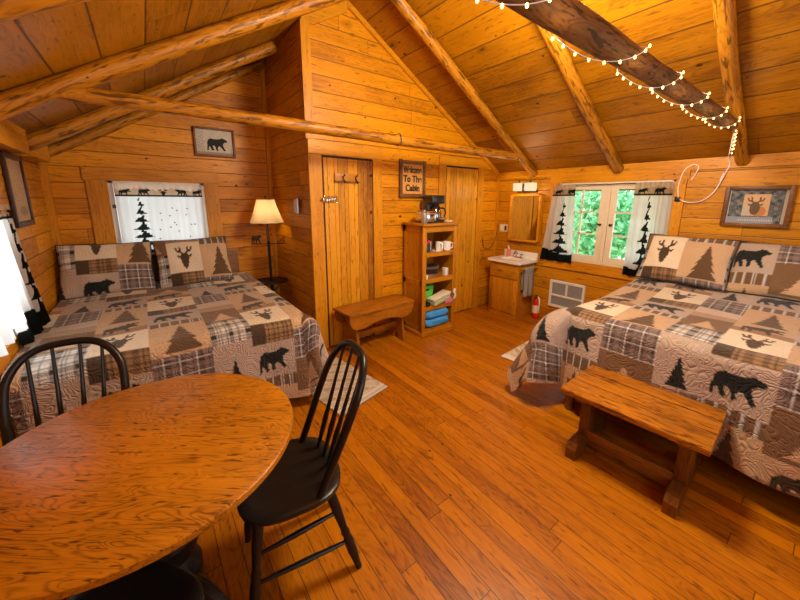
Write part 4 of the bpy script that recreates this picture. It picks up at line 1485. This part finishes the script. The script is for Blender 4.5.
# window 3 (left wall)
y0, y1, z0, z1 = W3
parts = [(y0, y0 + .04, z0, z1, .005, -TH), (y1 - .04, y1, z0, z1, .005, -TH), (y0, y1, z1 - .04, z1, .005, -TH), (y0, y1, z0, z0 + .04, .005, -TH), ((y0 + y1) / 2 - .02, (y0 + y1) / 2 + .02, z0, z1, -.03, -.07)]
w3 = win_frame(3, 'X', XL, y0, y1, z0, z1, parts, 'white window on the left wall beside the round table', M['white_paint'], 0)
MB().b2((XL - .055, y0, z0), (XL - .05, y1, z1)).build('pane', M['glass'], w3)
for n_, W in ((4, W4), (5, W5)):
    a0, a1, z0, z1 = W
    parts = [(a0, a0 + .05, z0, z1, .01, -TH), (a1 - .05, a1, z0, z1, .01, -TH), (a0, a1, z1 - .05, z1, .01, -TH), (a0, a1, z0, z0 + .05, .01, -TH), ((a0 + a1) / 2 - .02, (a0 + a1) / 2 + .02, z0, z1, -.03, -.07)]
    wn = win_frame(n_, 'Y', YF, a0, a1, z0, z1, parts, 'unseen white window behind the viewer, added for daylight fill', M['white_paint'], 0)
    MB().b2((a0, YF - .055, z0), (a1, YF - .05, z1)).build('pane', M['glass'], wn)


def curtain_print(U, V, w, h, tree_u, tree_w, tree_top, band=None, ground=.12, animals=True, dots=False, seed=0):
    """U across 0..w, V down 0..h"""
    col = np.zeros(U.shape + (3,))
    col[:] = (.74, .74, .70)
    b = band if band else .135
    nz = noise2(U, V, 40, seed)
    m = V < b
    put(col, m, (.46, .29, .17))
    ici = V < b * (.33 + .16 * np.abs(np.sin(U * 62)) + .10 * np.sin(U * 23))
    put(col, m & ici, (.62, .46, .33))
    put(col, (V > b - .012) & (V < b + .003), BLK)
    if animals:
        k = 0
        x = .03
        kinds = [moose, lambda a, c: inpoly(a, c, BEAR), deer, lambda a, c: inpoly(1 - a, c, BEAR), moose]
        while x < w:
            aw = .10
            msk = kinds[k % 5]((U - x) / aw, (V - b * .40) / (b * .55))
            put(col, msk & m, BLK)
            x += .155
            k += 1
    put(col, jag_tree((U - tree_u) / tree_w + .5, (V - tree_top) / (h - tree_top)), BLK)
    if dots:
        r_ = np.random.default_rng(3)
        for _ in range(16):
            cx_, cy_ = w * (.42 + .5 * r_.random()), h * (.30 + .5 * r_.random())
            put(col, np.hypot(U - cx_, V - cy_) < .007, (.10, .06, .05))
    if ground:
        g = V > h - ground * (1 + .25 * np.sin(U * 14 + seed))
        put(col, g, BLK)
    return col


def curtain(name, label, axis, pos, a0, a1, z0, z1, sgn, tree_u, tree_w, tree_top, folds, amp, flare=0.0, slant=0.0, band=None, ground=.10, seed=0, group=None, rod=True, animals=True):
    """hangs just inside the wall; sgn = direction of the wall's inner face"""
    w, h = abs(a1 - a0), z1 - z0
    nu, nv = 150, 170
    U, V = np.meshgrid(np.linspace(0, w, nu), np.linspace(0, h, nv), indexing='ij')
    t = V / h
    A = a0 + (a1 - a0) * U / w + slant * t ** 1.5 + (a1 - a0) / w * flare * (U / w - .5) * t
    D = amp * np.sin(U / w * folds * 2 * PI + seed) * (.35 + .65 * t) + amp * .4 * np.sin(U / w * folds * 4.3 * PI + 2 * seed) + .052
    if axis == 'X':
        P = np.stack([pos + sgn * D, A, z1 - V], -1)
    else:
        P = np.stack([A, pos + sgn * D, z1 - V], -1)
    col = curtain_print(U, V, w, h, tree_u, tree_w, tree_top, band, ground, animals, dots=(axis == 'Y'), seed=seed)
    o = thing(name, label, 'curtain', (0, 0, 0), 0, group)
    c = P[nu // 2, 0].copy()
    o.location = c
    colour_grid('cloth', P - c, col, M['curtain'], o)
    return o


curtain('window_curtain', 'white curtain with black spruce print covering the window above the left bed', 'Y', YB, W1[0] + .045, W1[1] - .03, 1.03, 1.745, -1, .185, .24, .14, 5, .012, ground=0, seed=1.0, band=.125)
r1 = thing('curtain_rod', 'slim dark curtain rod across the casement window', 'curtain rod', (XR - .03, 1.7, 1.795))
MB().tube([(0, -.56, 0), (0, .56, 0)], .005, 8).build('rod', M['black_metal'], r1)
for s in (-.57, -.07, .07, .57):
    MB().lathe([(.001, -.008), (.009, 0), (.001, .008)], 8, (0, s, 0)).build('finial', M['black_metal'], r1)
curtain('window_curtain', 'printed curtain at the left side of the casement window, beside the mirror', 'X', XR, 2.35, 2.075, .835, 1.80, -1, .15, .20, .16, 3, .016, flare=.16, slant=.03, band=.13, ground=.13, seed=2.0, group='curtains of the casement window')
curtain('window_curtain', 'printed curtain at the right side of the casement window, behind the pillow', 'X', XR, 1.44, 1.105, .80, 1.80, -1, .15, .17, .14, 3.5, .014, flare=.02, slant=.0, band=.13, ground=.10, seed=3.1, group='curtains of the casement window')
curtain('window_curtain', 'white printed curtain on the left wall beyond the hoop back chair', 'X', XL, 2.52, 3.10, .70, 1.56, 1, .50, .22, .06, 3, .016, flare=.05, slant=.34, band=.08, ground=.17, seed=4.0, group='curtains of the left wall window')
curtain('window_curtain', 'plain white curtain edge billowing at the left border above the chair', 'X', XL, 2.14, 2.50, .87, 1.56, 1, .1, .001, .3, 2, .05, flare=.02, slant=.12, band=.10, ground=0, seed=5.0, group='curtains of the left wall window', animals=False)

# ------------------------------------------------------------------ floor lamp
fl = thing('floor_lamp', 'iron floor lamp with bell shade and tray table in the corner by the closet', 'floor lamp', (1.105, 4.08, 0))
MB().lathe([(.14, 0), (.14, .012), (.10, .025), (.03, .035), (.018, .06)], 28).build('base', M['iron'], fl)
MB().lathe([(.017, .04), (.017, 1.10), (.022, 1.105), (.022, 1.12)], 12).build('pole', M['black_metal'], fl)
MB().lathe([(.017, 1.115), (.020, 1.13), (.020, 1.27), (.012, 1.29), (.018, 1.30)], 14).build('wooden_grip', M['frame_tan'], fl)
MB().lathe([(.008, 1.30), (.008, 1.60), (.004, 1.605), (.012, 1.615), (.008, 1.635), (.001, 1.64)], 10).build('finial', M['black_metal'], fl)
# tray
try_ = MB().lathe([(.001, .632), (.185, .632), (.19, .637), (.19, .650), (.184, .650), (.182, .640), (.001, .640)], 36).build('tray', M['iron'], fl)
m = MB()
for k in range(3):
    a = k * 2 * PI / 3 + .4
    m.tube(sm_path([(.012 * math.cos(a), .012 * math.sin(a), .52), (.08 * math.cos(a), .08 * math.sin(a), .54), (.12 * math.cos(a), .12 * math.sin(a), .60), (.10 * math.cos(a), .10 * math.sin(a), .632)], 5), .006, 8)
m.build('tray_bracket', M['black_metal'], try_)
rzl = math.radians(-25)
cr = MB().tube([(-.19 * math.cos(rzl), -.19 * math.sin(rzl), 1.09), (.20 * math.cos(rzl), .20 * math.sin(rzl), 1.09)], .005, 8).build('cross_bar', M['black_metal'], fl)
def cut(poly, sx, sz, x0):
    return MB().prism([(x0 + u * sx, 1.095 + (1 - v) * sz) for u, v in poly], lambda u, v, w: (u * math.cos(rzl) - w * math.sin(rzl), u * math.sin(rzl) + w * math.cos(rzl), v), -.003, .003)
cut(BEAR[::-1], .11, .10, -.18).build('moose_figure', M['iron'], cr)
m = MB()
for k in range(4):
    q = .10 + .022 * k
    m.tube([(q * math.cos(rzl), q * math.sin(rzl), 1.09), ((q + .012) * math.cos(rzl), (q + .012) * math.sin(rzl), 1.12 + .02 * k)], .004, 6)
m.build('tree_figure', M['iron'], cr)
T = NT('lamp_shade_cloth')
d = T.n('ShaderNodeBsdfDiffuse', i_Color=(.78, .66, .45, 1))
t_ = T.n('ShaderNodeBsdfTranslucent', i_Color=(.85, .68, .40, 1))
mx = T.n('ShaderNodeMixShader')
mx.inputs[0].default_value = .6
T.t.links.new(d.outputs[0], mx.inputs[1])
T.t.links.new(t_.outputs[0], mx.inputs[2])
T.t.links.new(mx.outputs[0], T.out.inputs[0])
# bell shade, eight panels
vs, fs = [], []
nk, nn = 9, 64
for i in range(nk):
    t = i / (nk - 1)
    r = .098 + (.185 - .098) * (t ** 1.25)
    z = 1.595 - .26 * t
    for k in range(nn):
        a = 2 * PI * k / nn
        sc_ = 1 - .035 * (.5 + .5 * math.cos(8 * a))
        vs.append((r * (2 - sc_ - .965 + .0) * math.cos(a) if False else r * sc_ * math.cos(a), r * sc_ * math.sin(a), z))
for i in range(nk - 1):
    for k in range(nn):
        fs.append((i * nn + k, i * nn + (k + 1) % nn, (i + 1) * nn + (k + 1) % nn, (i + 1) * nn + k))
so = MB().add(vs, fs).build('lamp_shade', T.m, fl, smooth=60)
m = MB()
for (z, r) in ((1.595, .097), (1.335, .181)):
    m.tube([(r * math.cos(2 * PI * k / 40), r * math.sin(2 * PI * k / 40), z) for k in range(40)], .003, 6, closed=True)
m.build('shade_trim', M['tan_box'], so)
MB().lathe([(.001, 1.40), (.02, 1.41), (.028, 1.44), (.02, 1.47), (.012, 1.48)], 14).build('bulb', M['bulb_big'], fl)

# ------------------------------------------------------------------ rugs
def rug_print(U, V, w, l):
    col = np.zeros(U.shape + (3,))
    col[:] = (.52, .45, .34)
    f = ((U / .10).astype(int) + (V / .10).astype(int)) % 2 == 0
    put(col, f, (.40, .32, .21))
    put(col, np.abs(((U + V) / .10) % 1 - .5) < .07, (.66, .60, .50))
    e = np.minimum(V, l - V)
    put(col, e < .09, (.62, .58, .50))
    put(col, (e < .09) & ((e / .018) % 1 < .35), (.33, .28, .22))
    return col


def rug(label, pts, loc_z=.012, lite=1.0):
    P4 = [Vector((x, y, loc_z)) for x, y in pts]
    n, k = 70, 110
    s, t = np.meshgrid(np.linspace(0, 1, n), np.linspace(0, 1, k), indexing='ij')
    c = np.array([list(p) for p in P4])
    P = (c[0] * ((1 - s) * (1 - t))[..., None] + c[1] * (s * (1 - t))[..., None] + c[2] * (s * t)[..., None] + c[3] * ((1 - s) * t)[..., None])
    P[..., 2] += .003 * np.sin(s * 15) * np.sin(t * 11)
    w, l = (P4[1] - P4[0]).length, (P4[3] - P4[0]).length
    col = np.clip(rug_print(s * w, t * l, w, l) * lite, 0, .8)
    ctr = P.reshape(-1, 3).mean(0)
    ctr[2] = 0
    o = colour_grid('rug', P - ctr, col, M['rugprint'], loc=ctr)
    md = o.modifiers.new('thickness', 'SOLIDIFY')
    md.thickness = .009
    md.offset = -1
    return tag(o, label, 'rug')


rug('beige checked rug with striped ends beside the left bed', [(.99, 2.07), (1.50, 2.20), (1.38, 3.02), (.86, 2.89)])
rug('pale rug on the far side of the right bed', [(2.77, 1.98), (2.83, 1.42), (3.80, 1.50), (3.74, 2.07)], lite=1.25)

# ------------------------------------------------------------------ ceiling lamp at the ridge (above the frame)
LP = (1.86, 1.12, 2.75)
cl_ = thing('ceiling_lamp', 'ceiling lamp with bare bulb hanging from the ridge', 'ceiling lamp', (LP[0], LP[1], roof(LP[0])))
MB().lathe([(.06, -.02), (.06, -.04), (.02, -.06)], 20).build('canopy', M['brass'], cl_)
MB().tube([(0, 0, -.03), (0, 0, LP[2] - roof(LP[0]))], .008, 8).build('rod', M['brass'], cl_)
MB().lathe([(.012, LP[2] - roof(LP[0]) + q) for q in (0,)] + [(a, LP[2] - roof(LP[0]) + b) for a, b in ((.03, -.02), (.04, -.05), (.028, -.08), (.001, -.095))], 18).build('bulb', M['bulb_big'], cl_)

# ------------------------------------------------------------------ outside
gm = plain('lawn_green', (.50, .60, .40), .9, noise=.3, scale=3)
o = MB().b2((XR + .4, -12, -.5), (40, 30, -.45)).build('lawn', gm)
struct(o, 'lawn outside the casement window')
leafm = []
for c in ((.12, .40, .22), (.22, .60, .36), (.38, .76, .52)):
    T = NT('leaf')
    d = T.n('ShaderNodeBsdfDiffuse', i_Color=(*c, 1))
    t_ = T.n('ShaderNodeBsdfTranslucent', i_Color=(c[0] * 1.3, c[1] * 1.3, c[2], 1))
    mx = T.n('ShaderNodeMixShader')
    mx.inputs[0].default_value = .4
    T.t.links.new(d.outputs[0], mx.inputs[1])
    T.t.links.new(t_.outputs[0], mx.inputs[2])
    T.t.links.new(mx.outputs[0], T.out.inputs[0])
    leafm.append(T.m)


def bush(loc, r, h, n, label, seed, mats):
    R_ = np.random.default_rng(seed)
    o = thing('shrub', label, 'shrub', loc, 0, 'garden shrubs')
    for li, mt in enumerate(mats):
        vs, fs = [], []
        for i in range(n // len(mats)):
            d = R_.normal(size=3)
            d /= np.linalg.norm(d)
            q = R_.random() ** .33
            c = np.array([d[0] * r * q, d[1] * r * q, h * .62 + d[2] * h * .38 * q])
            a = R_.normal(size=3)
            a /= np.linalg.norm(a)
            b = np.cross(a, R_.normal(size=3))
            b /= np.linalg.norm(b)
            s = .06 + .09 * R_.random()
            k = len(vs)
            vs += [c - a * s, c + b * s * .38, c + a * s, c - b * s * .38]
            fs.append((k, k + 1, k + 2, k + 3))
        MB().add(vs, fs).build('foliage', mt, o, smooth=0)
    MB().tube([(0, 0, 0), (.05, 0, h * .4), (0, .03, h * .8)], [.06, .045, .02], 8).build('stem', M['bedwood'], o)
    return o


for k, (x, y, r, h, lb) in enumerate(((8.3, 5.2, .95, 3.0, 'tall leafy shrub outside the left casement'), (8.5, 3.5, .80, 2.4, 'leafy shrub seen through the middle of the casement window'), (8.9, 1.95, .80, 2.7, 'leafy shrub outside the right casement'), (11.2, 5.3, 1.6, 4.2, 'far leafy shrub behind the tall one'))):
    bush((x, y, -.45), r, h, 2600, lb, 50 + k, leafm)
o = MB().tube([(0, 0, 0), (.05, 0, 2), (0, .05, 5)], [.16, .14, .10], 12).build('tree_trunk', M['bedwood'], loc=(12.0, 7.0, -.45))
tag(o, 'thin tree trunk in the garden beyond the shrubs', 'tree')

# ------------------------------------------------------------------ light
world = bpy.data.worlds.new('world')
SC.world = world
world.use_nodes = True
wt = world.node_tree
wt.nodes.clear()
wo = wt.nodes.new('ShaderNodeOutputWorld')
bg = wt.nodes.new('ShaderNodeBackground')
bg.inputs[0].default_value = (.86, .93, 1.0, 1)
bg.inputs[1].default_value = 3.3
wt.links.new(bg.outputs[0], wo.inputs[0])


def lamp(name, typ, loc, power, col, size=.05, rot=None, size_y=None):
    l = bpy.data.lights.new(name, typ)
    l.energy = power
    l.color = col
    if typ == 'POINT':
        l.shadow_soft_size = size
    elif typ == 'AREA':
        l.shape = 'RECTANGLE'
        l.size = size
        l.size_y = size_y or size
    o = bpy.data.objects.new(name, l)
    C.objects.link(o)
    o.location = loc
    if rot:
        o.rotation_euler = rot
    return o


WARM = (1.0, .70, .38)
lamp('ceiling_bulb_light', 'POINT', (LP[0], LP[1], 2.63), 240, (1.0, .84, .62), .22)
lamp('floor_lamp_light', 'POINT', (1.105, 4.08, 1.45), 17, WARM, .03)
for s in (-1, 1):
    lamp('sconce_light', 'POINT', (XR - .30, 2.76 + s * .085, 1.72), 2.2, WARM, .03)
for k in range(5):
    lamp('fairy_light_glow', 'POINT', (1.1 + .6 * k, BY - .09, BZ - .09), .6, (1.0, .62, .26), .03)
# daylight through the windows; the front pair are added fill lamps
DAY = (.80, .90, 1.0)
sun = lamp('sun', 'SUN', (0, 0, 20), 7.0, (1.0, .95, .86), .05, (0, -math.atan2(.35, .94), 0))
lamp('front_daylight_fill', 'AREA', ((W4[0] + W4[1]) / 2, YF - .15, 1.35), 17, DAY, 1.2, (PI / 2, 0, 0), 1.0)  # added area fill, stands in for daylight at the unseen front windows
lamp('front_right_daylight_fill', 'AREA', ((W5[0] + W5[1]) / 2, YF - .15, 1.35), 17, DAY, 1.2, (PI / 2, 0, 0), 1.0)
lamp('daylight_left', 'AREA', (XL - .18, (W3[0] + W3[1]) / 2, 1.16), 8, DAY, .7, (0, -PI / 2, 0), .85)

SC.view_settings.view_transform = 'Standard'
SC.view_settings.look = 'None'
SC.view_settings.gamma = 1.0
SC.view_settings.exposure = -0.17
SC.view_settings.use_curve_mapping = False
SC.cycles.use_denoising = True
SC.cycles.max_bounces = 8
SC.cycles.diffuse_bounces = 5
SC.cycles.transparent_max_bounces = 12
SC.cycles.sample_clamp_indirect = 6.0
SC.cycles.caustics_reflective = False
SC.cycles.caustics_refractive = False
